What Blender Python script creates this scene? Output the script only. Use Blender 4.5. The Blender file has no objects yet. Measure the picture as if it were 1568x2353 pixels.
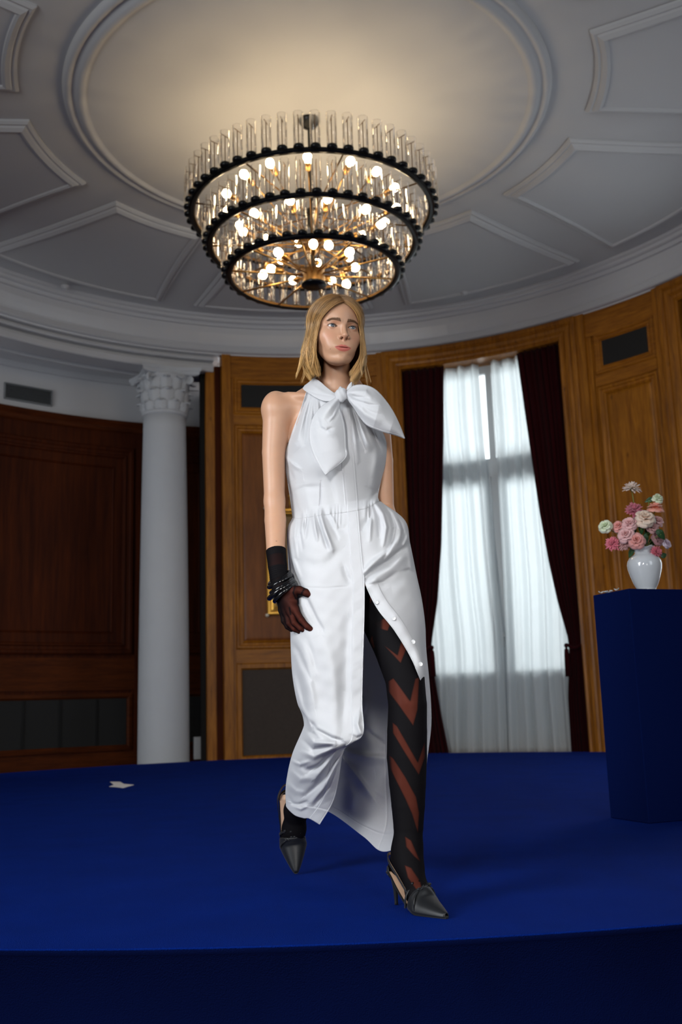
import bpy, math, random
import numpy as np
from math import sin, cos, pi, radians as rad, degrees as deg
random.seed(7)
rng = np.random.default_rng(7)
sc = bpy.context.scene
COL = sc.collection

# ---------------------------------------------------------------- camera
PITCH, ROLL, FPX = rad(11.0), rad(1.8), 2287.0
CAM = np.array([0.0, 0.0, 0.56])
FWD = np.array([0, cos(PITCH), sin(PITCH)])
UP0 = np.array([0, -sin(PITCH), cos(PITCH)])
RT0 = np.array([1.0, 0, 0])
UPV = UP0 * cos(ROLL) + RT0 * sin(ROLL)
RTV = RT0 * cos(ROLL) - UP0 * sin(ROLL)

def W(px, py, Y):
    """world point at depth Y that lies on the line of sight measured at (px, py) in the 1568x2353 photo"""
    px = np.asarray(px, float); py = np.asarray(py, float); Y = np.asarray(Y, float)
    d = RTV * ((px - 784) / FPX)[..., None] + UPV * ((1176.5 - py) / FPX)[..., None] + FWD
    return CAM + d * (Y / d[..., 1])[..., None]

def PIX(p):
    v = np.asarray(p, float) - CAM
    z = v @ FWD
    return 784 + FPX * (v @ RTV) / z, 1176.5 - FPX * (v @ UPV) / z

cam_d = bpy.data.cameras.new('camera')
cam = bpy.data.objects.new('camera', cam_d)
COL.objects.link(cam)
from mathutils import Matrix, Vector
M3 = Matrix([[RTV[i], UPV[i], -FWD[i]] for i in range(3)])
cam.matrix_world = Matrix.Translation(Vector(CAM)) @ M3.to_4x4()
cam_d.sensor_fit = 'HORIZONTAL'
cam_d.sensor_width = 24.0
cam_d.lens = FPX / 1568 * 24.0
cam_d.dof.use_dof = True
cam_d.dof.focus_distance = 3.06
cam_d.dof.aperture_fstop = 4.0
cam_d.clip_end = 200
sc.camera = cam

# ---------------------------------------------------------------- world and light
world = bpy.data.worlds.new('overcast_sky')
sc.world = world
world.use_nodes = True
wn = world.node_tree.nodes
wn['Background'].inputs[0].default_value = (0.86, 0.93, 1.0, 1)
wn['Background'].inputs[1].default_value = 2.8

def area(name, loc, target, size, size_y, power, color, spread=None):
    l = bpy.data.lights.new(name, 'AREA')
    l.shape = 'RECTANGLE'; l.size = size; l.size_y = size_y
    l.energy = power; l.color = color
    if spread: l.spread = rad(spread)
    o = bpy.data.objects.new(name, l)
    COL.objects.link(o)
    o.location = loc
    o.rotation_euler = (Vector(target) - Vector(loc)).to_track_quat('-Z', 'Y').to_euler()
    return o

# daylight through the tall windows of the hall behind the photographer, the photographer's soft flash, and an added fill
area('hall_window_light', (-4.6, -0.6, 2.3), (0.3, 3.6, 1.2), 2.4, 3.2, 205, (0.92, 0.96, 1.0), 140)
area('hall_window_light', (4.4, -1.0, 2.6), (-0.5, 6.0, 2.0), 2.0, 3.0, 60, (0.86, 0.93, 1.0))
area('camera_flash_softbox', (-0.75, -0.15, 1.75), (0.0, 3.1, 0.95), 0.35, 0.35, 6.5, (1.0, 0.98, 0.96), 60)
area('skirt_fill_light', (1.3, -0.6, 1.15), (0.05, 3.3, 0.45), 0.7, 0.7, 4.5, (1.0, 0.97, 0.93), 50)  # added fill that brightens legs and inner skirt; the hall has no such lamp
# daylight from the other tall windows on the right side of the rotunda
for _a, _p in ((65.4, 60), (22.4, 90)):
    _x, _y = -0.16 + 5.7 * cos(rad(_a)), 7.45 + 5.7 * sin(rad(_a))
    area('daylight_outside_window', (_x, _y, 2.9), (_x - 2 * cos(rad(_a)), _y - 2 * sin(rad(_a)), 2.2), 1.9, 4.2, _p, (0.86, 0.94, 1.0))
area('side_window_light', (4.15, 7.6, 2.5), (-0.3, 7.6, 1.6), 2.2, 3.6, 45, (0.84, 0.92, 1.0))

vs = sc.view_settings
vs.view_transform = 'Standard'; vs.look = 'None'; vs.exposure = 0.0; vs.gamma = 1.0
vs.use_curve_mapping = False
sc.cycles.max_bounces = 10
sc.cycles.transparent_max_bounces = 24
sc.cycles.transmission_bounces = 8
sc.cycles.caustics_reflective = False
sc.cycles.caustics_refractive = False
sc.cycles.sample_clamp_indirect = 4.0
sc.cycles.use_denoising = True

# ---------------------------------------------------------------- helpers
def mesh_from(name, V, F, mat=None, parent=None, smooth=True, colors=None, mats=None, midx=None):
    V = np.asarray(V, np.float64).reshape(-1, 3)
    me = bpy.data.meshes.new(name)
    if isinstance(F, np.ndarray):
        n, k = F.shape
        me.vertices.add(len(V)); me.vertices.foreach_set('co', V.ravel())
        me.loops.add(n * k); me.loops.foreach_set('vertex_index', F.ravel().astype(np.int32))
        me.polygons.add(n)
        me.polygons.foreach_set('loop_start', np.arange(0, n * k, k, dtype=np.int32))
        me.polygons.foreach_set('loop_total', np.full(n, k, np.int32))
        me.update(calc_edges=True)
        me.validate()
    else:
        me.from_pydata(V.tolist(), [], [tuple(int(i) for i in f) for f in F])
        me.update()
    if smooth:
        me.polygons.foreach_set('use_smooth', np.ones(len(me.polygons), bool))
    if colors is not None and len(colors) == len(me.vertices):
        ca = me.color_attributes.new('Col', 'FLOAT_COLOR', 'POINT')
        c = np.ones((len(V), 4)); colors = np.asarray(colors); c[:, :colors.shape[1]] = colors
        ca.data.foreach_set('color', c.ravel())
    for m in (mats or ([mat] if mat else [])):
        me.materials.append(m)
    if midx is not None:
        me.polygons.foreach_set('material_index', np.asarray(midx, np.int32))
    return link(name, me, parent)

def link(name, me, parent=None, loc=None):
    o = bpy.data.objects.new(name, me)
    COL.objects.link(o)
    if parent is not None:
        o.parent = parent
    if loc is not None:
        o.location = loc
    return o

def empty(name, loc=(0, 0, 0)):
    o = bpy.data.objects.new(name, None)
    o.empty_display_size = 0.1
    COL.objects.link(o); o.location = loc
    return o

def tag(o, label=None, cat=None, group=None, kind=None):
    if label: o['label'] = label
    if cat: o['category'] = cat
    if group: o['group'] = group
    if kind: o['kind'] = kind
    return o

class MB:
    """collects pieces of geometry for one mesh"""
    def __init__(s): s.V = []; s.F = []; s.n = 0
    def add(s, V, F):
        V = np.asarray(V, float).reshape(-1, 3)
        s.V.append(V); s.F += [tuple(int(i) + s.n for i in f) for f in F]; s.n += len(V)
        return s
    def build(s, name, mat, parent=None, smooth=False, bevel=0, auto=None):
        o = mesh_from(name, np.concatenate(s.V), s.F, mat, parent, smooth)
        if bevel:
            b = o.modifiers.new('bevel', 'BEVEL'); b.width = bevel; b.segments = 2; b.limit_method = 'ANGLE'
        return o

def grid_faces(nu, nv, cu=False, cv=False):
    F = []
    for i in range(nu if cu else nu - 1):
        for j in range(nv if cv else nv - 1):
            a = i * nv + j; b = ((i + 1) % nu) * nv + j
            c = ((i + 1) % nu) * nv + (j + 1) % nv; d = i * nv + (j + 1) % nv
            F.append((a, b, c, d))
    return F

def box(x0, x1, y0, y1, z0, z1):
    V = [(x, y, z) for x in (x0, x1) for y in (y0, y1) for z in (z0, z1)]
    F = [(0, 1, 3, 2), (4, 6, 7, 5), (0, 4, 5, 1), (2, 3, 7, 6), (0, 2, 6, 4), (1, 5, 7, 3)]
    return V, F

def lathe(prof, n=32, cap0=True, cap1=True, rfun=None):
    """prof: list of (r, z)"""
    V = []
    for k, (r, z) in enumerate(prof):
        for i in range(n):
            a = 2 * pi * i / n
            rr = r * (rfun(a, k) if rfun else 1)
            V.append((rr * cos(a), rr * sin(a), z))
    F = []
    for k in range(len(prof) - 1):
        for i in range(n):
            j = (i + 1) % n
            F.append((k * n + i, k * n + j, (k + 1) * n + j, (k + 1) * n + i))
    if cap0: F.append(tuple(range(n - 1, -1, -1)))
    if cap1: F.append(tuple((len(prof) - 1) * n + i for i in range(n)))
    return V, F

def tube(P, R, n=8, caps=True, flat=None):
    """tube along polyline P with radius R (scalar or list)"""
    P = np.asarray(P, float); m = len(P)
    R = np.full(m, R) if np.isscalar(R) else np.asarray(R, float)
    T = np.gradient(P, axis=0); T /= np.linalg.norm(T, axis=1)[:, None] + 1e-12
    u = np.cross(T[0], [0, 0, 1.0])
    if np.linalg.norm(u) < 1e-3: u = np.cross(T[0], [1.0, 0, 0])
    u /= np.linalg.norm(u)
    V = []
    for i in range(m):
        u = u - T[i] * (u @ T[i]); u /= np.linalg.norm(u)
        v = np.cross(T[i], u)
        for k in range(n):
            a = 2 * pi * k / n
            V.append(P[i] + R[i] * (u * cos(a) + v * sin(a)))
    F = []
    for i in range(m - 1):
        for k in range(n):
            j = (k + 1) % n
            F.append((i * n + k, i * n + j, (i + 1) * n + j, (i + 1) * n + k))
    if caps:
        F.append(tuple(range(n - 1, -1, -1))); F.append(tuple((m - 1) * n + k for k in range(n)))
    return V, F

def crv(P, n):
    """smooth (Catmull-Rom) resampling of a polyline to n points, uniform in index"""
    P = np.asarray(P, float); m = len(P)
    t = np.linspace(0, m - 1, n); i = np.clip(t.astype(int), 0, m - 2); f = (t - i)[:, None]
    g = lambda k: P[np.clip(k, 0, m - 1)]
    p0 = np.where((i == 0)[:, None], 2 * P[0] - P[1], g(i - 1)); p1, p2 = g(i), g(i + 1)
    p3 = np.where((i + 2 > m - 1)[:, None], 2 * P[-1] - P[-2], g(i + 2))
    return 0.5 * ((2 * p1) + (-p0 + p2) * f + (2 * p0 - 5 * p1 + 4 * p2 - p3) * f ** 2 + (-p0 + 3 * p1 - 3 * p2 + p3) * f ** 3)

# ---------------------------------------------------------------- materials
def new_mat(name):
    m = bpy.data.materials.new(name); m.use_nodes = True
    nt = m.node_tree
    return m, nt, nt.nodes['Principled BSDF'], nt.nodes, nt.links

def plain(name, col, rough=0.5, metal=0.0, spec=0.5, sheen=0.0, coat=0.0, bump=None, mott=0.0, mscale=6.0):
    m, nt, b, N, L = new_mat(name)
    b.inputs['Base Color'].default_value = (*col, 1)
    b.inputs['Roughness'].default_value = rough
    b.inputs['Metallic'].default_value = metal
    b.inputs['Specular IOR Level'].default_value = spec
    b.inputs['Sheen Weight'].default_value = sheen
    b.inputs['Coat Weight'].default_value = coat
    tc = N.new('ShaderNodeTexCoord')
    if mott:
        no = N.new('ShaderNodeTexNoise'); no.inputs['Scale'].default_value = mscale; no.inputs['Detail'].default_value = 5
        mx = N.new('ShaderNodeMix'); mx.data_type = 'RGBA'
        mx.inputs[6].default_value = (*[c * (1 - mott) for c in col], 1)
        mx.inputs[7].default_value = (*[min(1, c * (1 + mott)) for c in col], 1)
        L.new(tc.outputs['Object'], no.inputs['Vector']); L.new(no.outputs['Fac'], mx.inputs[0])
        L.new(mx.outputs[2], b.inputs['Base Color'])
    if bump:
        no = N.new('ShaderNodeTexNoise'); no.inputs['Scale'].default_value = bump[0]; no.inputs['Detail'].default_value = 4
        bp = N.new('ShaderNodeBump'); bp.inputs['Strength'].default_value = bump[1]; bp.inputs['Distance'].default_value = 0.01
        L.new(tc.outputs['Object'], no.inputs['Vector']); L.new(no.outputs['Fac'], bp.inputs['Height'])
        L.new(bp.outputs['Normal'], b.inputs['Normal'])
    return m

def wood(name, c0, c1, scale=(9, 9, 0.7), rough=0.38, knots=0.0, coat=0.15):
    m, nt, b, N, L = new_mat(name)
    tc = N.new('ShaderNodeTexCoord'); mp = N.new('ShaderNodeMapping')
    mp.inputs['Scale'].default_value = scale
    n1 = N.new('ShaderNodeTexNoise'); n1.inputs['Scale'].default_value = 2.8; n1.inputs['Detail'].default_value = 8; n1.inputs['Distortion'].default_value = 0.6
    n2 = N.new('ShaderNodeTexNoise'); n2.inputs['Scale'].default_value = 11; n2.inputs['Detail'].default_value = 3
    n3 = N.new('ShaderNodeTexNoise'); n3.inputs['Scale'].default_value = 0.9; n3.inputs['Detail'].default_value = 2
    L.new(tc.outputs['Object'], mp.inputs['Vector'])
    L.new(mp.outputs[0], n1.inputs['Vector']); L.new(mp.outputs[0], n2.inputs['Vector']); L.new(tc.outputs['Object'], n3.inputs['Vector'])
    r = N.new('ShaderNodeValToRGB')
    r.color_ramp.elements[0].position = 0.30; r.color_ramp.elements[0].color = (*c0, 1)
    r.color_ramp.elements[1].position = 0.72; r.color_ramp.elements[1].color = (*c1, 1)
    mad = N.new('ShaderNodeMath'); mad.operation = 'MULTIPLY_ADD'; mad.inputs[1].default_value = 0.35
    mul = N.new('ShaderNodeMath'); mul.operation = 'MULTIPLY'; mul.inputs[1].default_value = 0.68
    L.new(n2.outputs['Fac'], mad.inputs[0]); L.new(n1.outputs['Fac'], mul.inputs[0]); L.new(mul.outputs[0], mad.inputs[2])
    L.new(mad.outputs[0], r.inputs['Fac'])
    last = r.outputs['Color']
    mx = N.new('ShaderNodeMix'); mx.data_type = 'RGBA'; mx.blend_type = 'MULTIPLY'; mx.inputs[0].default_value = 0.55
    r3 = N.new('ShaderNodeValToRGB'); r3.color_ramp.elements[0].position = 0.35; r3.color_ramp.elements[0].color = (0.55, 0.5, 0.45, 1)
    r3.color_ramp.elements[1].position = 0.65
    L.new(n3.outputs['Fac'], r3.inputs['Fac']); L.new(last, mx.inputs[6]); L.new(r3.outputs['Color'], mx.inputs[7]); last = mx.outputs[2]
    if knots:
        vo = N.new('ShaderNodeTexVoronoi'); vo.inputs['Scale'].default_value = 2.8
        m2 = N.new('ShaderNodeMapping'); m2.inputs['Scale'].default_value = (1.6, 1.6, 0.8)
        L.new(tc.outputs['Object'], m2.inputs['Vector']); L.new(m2.outputs[0], vo.inputs['Vector'])
        r2 = N.new('ShaderNodeValToRGB'); r2.color_ramp.elements[0].position = 0.02; r2.color_ramp.elements[0].color = (0.15, 0.09, 0.05, 1)
        r2.color_ramp.elements[1].position = 0.10
        L.new(vo.outputs['Distance'], r2.inputs['Fac'])
        mk = N.new('ShaderNodeMix'); mk.data_type = 'RGBA'; mk.blend_type = 'MULTIPLY'; mk.inputs[0].default_value = knots
        L.new(last, mk.inputs[6]); L.new(r2.outputs['Color'], mk.inputs[7]); last = mk.outputs[2]
    L.new(last, b.inputs['Base Color'])
    b.inputs['Roughness'].default_value = rough; b.inputs['Specular IOR Level'].default_value = 0.3 if coat else 0.12; b.inputs['Coat Weight'].default_value = coat; b.inputs['Coat Roughness'].default_value = 0.25
    bp = N.new('ShaderNodeBump'); bp.inputs['Strength'].default_value = 0.12; bp.inputs['Distance'].default_value = 0.01
    L.new(mad.outputs[0], bp.inputs['Height']); L.new(bp.outputs['Normal'], b.inputs['Normal'])
    return m

def sheer_mat(name, col, transp, transl):
    m, nt, b, N, L = new_mat(name)
    N.remove(b)
    out = N['Material Output']
    d = N.new('ShaderNodeBsdfDiffuse'); d.inputs[0].default_value = (*col, 1)
    t = N.new('ShaderNodeBsdfTranslucent'); t.inputs[0].default_value = (*col, 1)
    tr = N.new('ShaderNodeBsdfTransparent')
    m1 = N.new('ShaderNodeMixShader'); m1.inputs[0].default_value = transl
    m2 = N.new('ShaderNodeMixShader'); m2.inputs[0].default_value = transp
    L.new(d.outputs[0], m1.inputs[1]); L.new(t.outputs[0], m1.inputs[2])
    L.new(m1.outputs[0], m2.inputs[1]); L.new(tr.outputs[0], m2.inputs[2]); L.new(m2.outputs[0], out.inputs[0])
    return m

def thin_glass(name, tint=(0.97, 0.97, 0.95), rough=0.02, ior=1.5, boost=1.0):
    m, nt, b, N, L = new_mat(name)
    N.remove(b); out = N['Material Output']
    tr = N.new('ShaderNodeBsdfTransparent'); tr.inputs[0].default_value = (*tint, 1)
    g = N.new('ShaderNodeBsdfGlossy'); g.inputs['Roughness'].default_value = rough; g.inputs[0].default_value = (1, 1, 1, 1)
    f = N.new('ShaderNodeFresnel'); f.inputs[0].default_value = ior
    mu = N.new('ShaderNodeMath'); mu.operation = 'MULTIPLY'; mu.inputs[1].default_value = boost; mu.use_clamp = True
    mx = N.new('ShaderNodeMixShader')
    L.new(f.outputs[0], mu.inputs[0]); L.new(mu.outputs[0], mx.inputs[0]); L.new(tr.outputs[0], mx.inputs[1]); L.new(g.outputs[0], mx.inputs[2]); L.new(mx.outputs[0], out.inputs[0])
    return m

def emit(name, col, s):
    m, nt, b, N, L = new_mat(name)
    b.inputs['Base Color'].default_value = (0.9, 0.9, 0.9, 1)
    b.inputs['Emission Color'].default_value = (*col, 1); b.inputs['Emission Strength'].default_value = s
    return m

M = {}
M['honey'] = wood('honey_oak', (0.17, 0.050, 0.002), (0.47, 0.175, 0.010), knots=0.6, rough=0.42, coat=0.06)
M['honey_h'] = wood('honey_oak_rail', (0.17, 0.050, 0.002), (0.45, 0.165, 0.010), scale=(1.0, 1.0, 12), rough=0.42, coat=0.06)
M['panel'] = wood('brown_oak_panel', (0.13, 0.036, 0.004), (0.27, 0.085, 0.012), scale=(5, 5, 0.5), rough=0.45, coat=0.05)
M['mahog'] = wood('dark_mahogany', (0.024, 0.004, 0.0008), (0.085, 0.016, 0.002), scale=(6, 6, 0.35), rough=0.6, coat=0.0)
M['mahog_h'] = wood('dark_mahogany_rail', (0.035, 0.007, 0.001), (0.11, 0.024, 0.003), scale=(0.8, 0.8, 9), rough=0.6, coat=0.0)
M['ceiling'] = plain('ceiling_plaster', (0.50, 0.50, 0.50), 0.8, bump=(60, 0.05), mott=0.02, mscale=1.2)
M['plaster'] = plain('white_painted_plaster', (0.54, 0.54, 0.55), 0.55, bump=(40, 0.06))
M['gloss_plaster'] = plain('satin_white_paint', (0.54, 0.54, 0.55), 0.30, bump=(30, 0.04))
M['column'] = plain('white_column_paint', (0.54, 0.56, 0.585), 0.6, bump=(90, 0.12), mott=0.03)
M['black_mesh'] = plain('black_grille_mesh', (0.006, 0.006, 0.006), 0.7, bump=(180, 0.5))
M['brown_mesh'] = plain('brown_fabric_grille', (0.05, 0.036, 0.028), 0.8, bump=(220, 0.6), mott=0.25, mscale=30)
M['carpet'] = plain('royal_blue_carpet', (0.0010, 0.019, 0.205), 0.95, spec=0.05, bump=(350, 0.8), mott=0.22, mscale=4.0)
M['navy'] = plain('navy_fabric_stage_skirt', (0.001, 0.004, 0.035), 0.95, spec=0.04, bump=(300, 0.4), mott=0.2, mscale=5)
M['podium'] = plain('blue_painted_podium', (0.0012, 0.007, 0.060), 0.9, spec=0.05, bump=(250, 0.3))
M['velvet'] = plain('burgundy_velvet', (0.030, 0.0025, 0.004), 0.9, spec=0.05, sheen=0.04, bump=(60, 0.2), mott=0.2, mscale=8)
M['sheer'] = sheer_mat('white_voile', (0.90, 0.93, 0.94), 0.22, 0.66)
M['pane'] = thin_glass('window_glass')
M['winframe'] = plain('grey_white_window_frame', (0.55, 0.58, 0.60), 0.5)
M['gold'] = plain('gilded_wood', (0.75, 0.42, 0.08), 0.32, metal=0.85, bump=(50, 0.3))
M['canvas'] = plain('painting_canvas', (0.22, 0.13, 0.05), 0.7, mott=0.4, mscale=14)
M['floor'] = wood('dark_parquet', (0.05, 0.02, 0.008), (0.13, 0.06, 0.02))
M['paper'] = plain('white_paper', (0.85, 0.85, 0.88), 0.7)
M['vent'] = plain('grey_metal_slats', (0.20, 0.21, 0.22), 0.5)
M['void'] = plain('black_void', (0.004, 0.004, 0.004), 0.9)
# ================================================================ THE ROTUNDA
CX, CY, RW, ZC = -0.16, 7.45, 4.65, 5.36
C0 = np.array([CX, CY])
FLOOR = -0.5
ZBAND = 4.93

def pol(r, th, z):
    return (CX + r * cos(rad(th)), CY + r * sin(rad(th)), z)

def arcbox(r0, r1, t0, t1, z0, z1, step=1.5):
    n = max(2, int(abs(t1 - t0) / step) + 1)
    V = []
    for t in np.linspace(t0, t1, n):
        V += [pol(r0, t, z0), pol(r1, t, z0), pol(r1, t, z1), pol(r0, t, z1)]
    F = []
    for i in range(n - 1):
        for k in range(4):
            a = i * 4 + k; b = i * 4 + (k + 1) % 4
            F.append((a, b, b + 4, a + 4))
    F += [(3, 2, 1, 0), tuple((n - 1) * 4 + k for k in range(4))]
    return V, F

def arcprof(prof, t0, t1, step=1.5, closed=False):
    """sweep a profile [(r, z)] around the rotunda axis"""
    n = max(2, int(abs(t1 - t0) / step) + 1); m = len(prof)
    V = [pol(r, t, z) for t in np.linspace(t0, t1, n) for r, z in prof]
    F = []
    for i in range(n - 1):
        for k in range(m if closed else m - 1):
            a = i * m + k; b = i * m + (k + 1) % m
            F.append((a, b, b + m, a + m))
    return V, F

def rect_loop(t0, t1, z0, z1, r, n=18):
    ts = np.linspace(t0, t1, n)
    P = [pol(r, t, z0) for t in ts] + [pol(r, t, z1) for t in ts[::-1]]
    return P

def wall_frame(t0, t1, z0, z1, prof, fill=False, n=18, R=RW, open_bottom=False):
    """mitred moulding on the curved wall; prof = [(inset, height towards the room)] from outside to inside"""
    V = []; m = 2 * n
    k = 180 / pi / R
    for ins, h in prof:
        V += rect_loop(t0 + ins * k, t1 - ins * k, z0 + (0 if open_bottom else ins), z1 - ins, R - h, n)
    F = []
    for i in range(len(prof) - 1):
        for j in range(m):
            jj = (j + 1) % m
            F.append((i * m + j, i * m + jj, (i + 1) * m + jj, (i + 1) * m + j))
    if fill:
        o = (len(prof) - 1) * m
        for j in range(n - 1):
            F.append((o + j, o + j + 1, o + m - 2 - j, o + m - 1 - j))
    return V, F

# ---- the ceiling with its lowered medallion and ten lowered panels
def build_ceiling():
    n = 96
    # annular ceiling plate and an overall slab (kept above everything)
    V, F = [], []
    for r in (0.0, 1.9, 3.2, 4.62):
        for i in range(n):
            V.append(pol(r, 360 * i / n, ZC))
    for k in range(3):
        for i in range(n):
            j = (i + 1) % n
            F.append((k * n + i, k * n + j, (k + 1) * n + j, (k + 1) * n + i))
    ceil = mesh_from('ceiling', V, F, M['ceiling'], smooth=False)
    tag(ceil, kind='structure')
    sol = ceil.modifiers.new('thick', 'SOLIDIFY'); sol.thickness = 0.1; sol.offset = -1
    # medallion: lowered disc with stepped moulding
    prof = [(1.97, 0.0), (1.965, -0.022), (1.94, -0.045), (1.915, -0.05), (1.90, -0.036), (1.875, -0.036), (1.86, -0.058), (1.83, -0.07), (1.805, -0.066), (1.79, -0.05), (1.775, -0.05)]
    V = []; F = []
    n = 144
    for r, dz in prof + [(1.0, -0.05), (0.0, -0.05)]:
        for i in range(n):
            V.append(pol(r, 360 * i / n, ZC + dz))
    for k in range(len(prof) + 1):
        for i in range(n):
            j = (i + 1) % n
            F.append((k * n + i, (k + 1) * n + i, (k + 1) * n + j, k * n + j))
    o = mesh_from('medallion', V, F, M['ceiling'], ceil, smooth=False)
    for p in o.data.polygons: p.use_smooth = True
    # panels
    pf = [(0.0, 0.0), (0.0, 0.018), (0.022, 0.034), (0.042, 0.030), (0.052, 0.044), (0.085, 0.062), (0.105, 0.056), (0.112, 0.044)]
    na, ns = 22, 12
    for kk in range(10):
        mid = 24.5 + 36 * kk
        V = []; F = []
        for ins, dz in pf:
            ri, ro = 2.30 + ins, 4.13 - ins
            hi = 13.0 - deg(ins / ri); ho = 15.3 - deg(ins / ro)
            loop = [pol(ri, mid + a, ZC - dz) for a in np.linspace(-hi, hi, na)]
            loop += [pol(ri + (ro - ri) * f, mid + hi + (ho - hi) * f, ZC - dz) for f in np.linspace(0, 1, ns)[1:-1]]
            loop += [pol(ro, mid + a, ZC - dz) for a in np.linspace(ho, -ho, na)]
            loop += [pol(ri + (ro - ri) * f, mid - hi - (ho - hi) * f, ZC - dz) for f in np.linspace(1, 0, ns)[1:-1]]
            V += loop
        m = len(loop)
        for i in range(len(pf) - 1):
            for j in range(m):
                jj = (j + 1) % m
                F.append((i * m + j, (i + 1) * m + j, (i + 1) * m + jj, i * m + jj))
        o0 = (len(pf) - 1) * m
        # field of the panel as a fan of quads between the inner and outer arcs
        for j in range(na - 1):
            F.append((o0 + j, o0 + na + ns - 2 + na - 1 - j, o0 + na + ns - 2 + na - 2 - j, o0 + j + 1))
        F.append(tuple([o0 + na - 1] + [o0 + na + q for q in range(ns - 2)] + [o0 + na + ns - 2])[::-1])
        F.append(tuple([o0 + 0] + [o0 + m - 1 - q for q in range(ns - 2)] + [o0 + na + ns - 2 + na - 1]))
        mesh_from('ceiling_panel', V, F, M['ceiling'], ceil, smooth=False)
    return ceil
ceiling = build_ceiling()

# ---- cornice: moulding, cove band and bottom lip all the way round
def build_cornice():
    prof = [(4.36, 5.36), (4.362, 5.335), (4.385, 5.325), (4.40, 5.322), (4.405, 5.295), (4.425, 5.285), (4.45, 5.283), (4.462, 5.262), (4.465, 5.245), (4.50, 5.243),
            (4.502, 5.235), (4.515, 5.17), (4.535, 5.10), (4.555, 5.04), (4.565, 5.02), (4.555, 5.015), (4.555, 4.955), (4.57, 4.945),
            (4.605, 4.94), (4.61, 4.925), (4.70, 4.925), (4.72, 5.36)]
    V, F = arcprof(prof, 0, 360, 2.5)
    o = mesh_from('trim_1', V, F, M['gloss_plaster'], smooth=False)
    tag(o, kind='structure')
    return o
cornice = build_cornice()

# ---- entablature of the left opening (stands on the column)
def build_entablature():
    prof = [(4.70, 5.0), (4.70, 4.90), (4.655, 4.895), (4.65, 4.875), (4.66, 4.862), (4.76, 4.860), (4.76, 4.82), (4.69, 4.812), (4.685, 4.80), (4.69, 4.735), (4.70, 4.725), (4.98, 4.725), (4.98, 4.775), (5.12, 4.775), (5.12, 4.735), (5.17, 4.73), (5.19, 4.76), (5.22, 4.80), (5.30, 4.84), (5.34, 4.90), (5.34, 5.30), (4.70, 5.30)]
    V, F = arcprof(prof, 107.2, 160, 1.5, closed=True)
    o = mesh_from('trim_2', V, F, M['plaster'], smooth=False); tag(o, kind='structure')
    # ceiling over the recess and the cornice against its back wall
    V, F = arcbox(5.2, 6.2, 104, 164, 5.28, 5.36)
    o = mesh_from('trim_3', V, F, M['plaster'], smooth=False); tag(o, kind='structure')
    prof = [(5.60, 5.28), (5.60, 5.20), (5.66, 5.16), (5.68, 5.10), (5.74, 5.06), (5.76, 4.98), (5.86, 4.92), (5.88, 4.86), (5.96, 4.84), (5.96, 5.28)]
    V, F = arcprof(prof, 105, 163, 1.5, closed=True)
    mesh_from('cornice_moulding', V, F, M['plaster'], o, smooth=False)
build_entablature()

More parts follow.
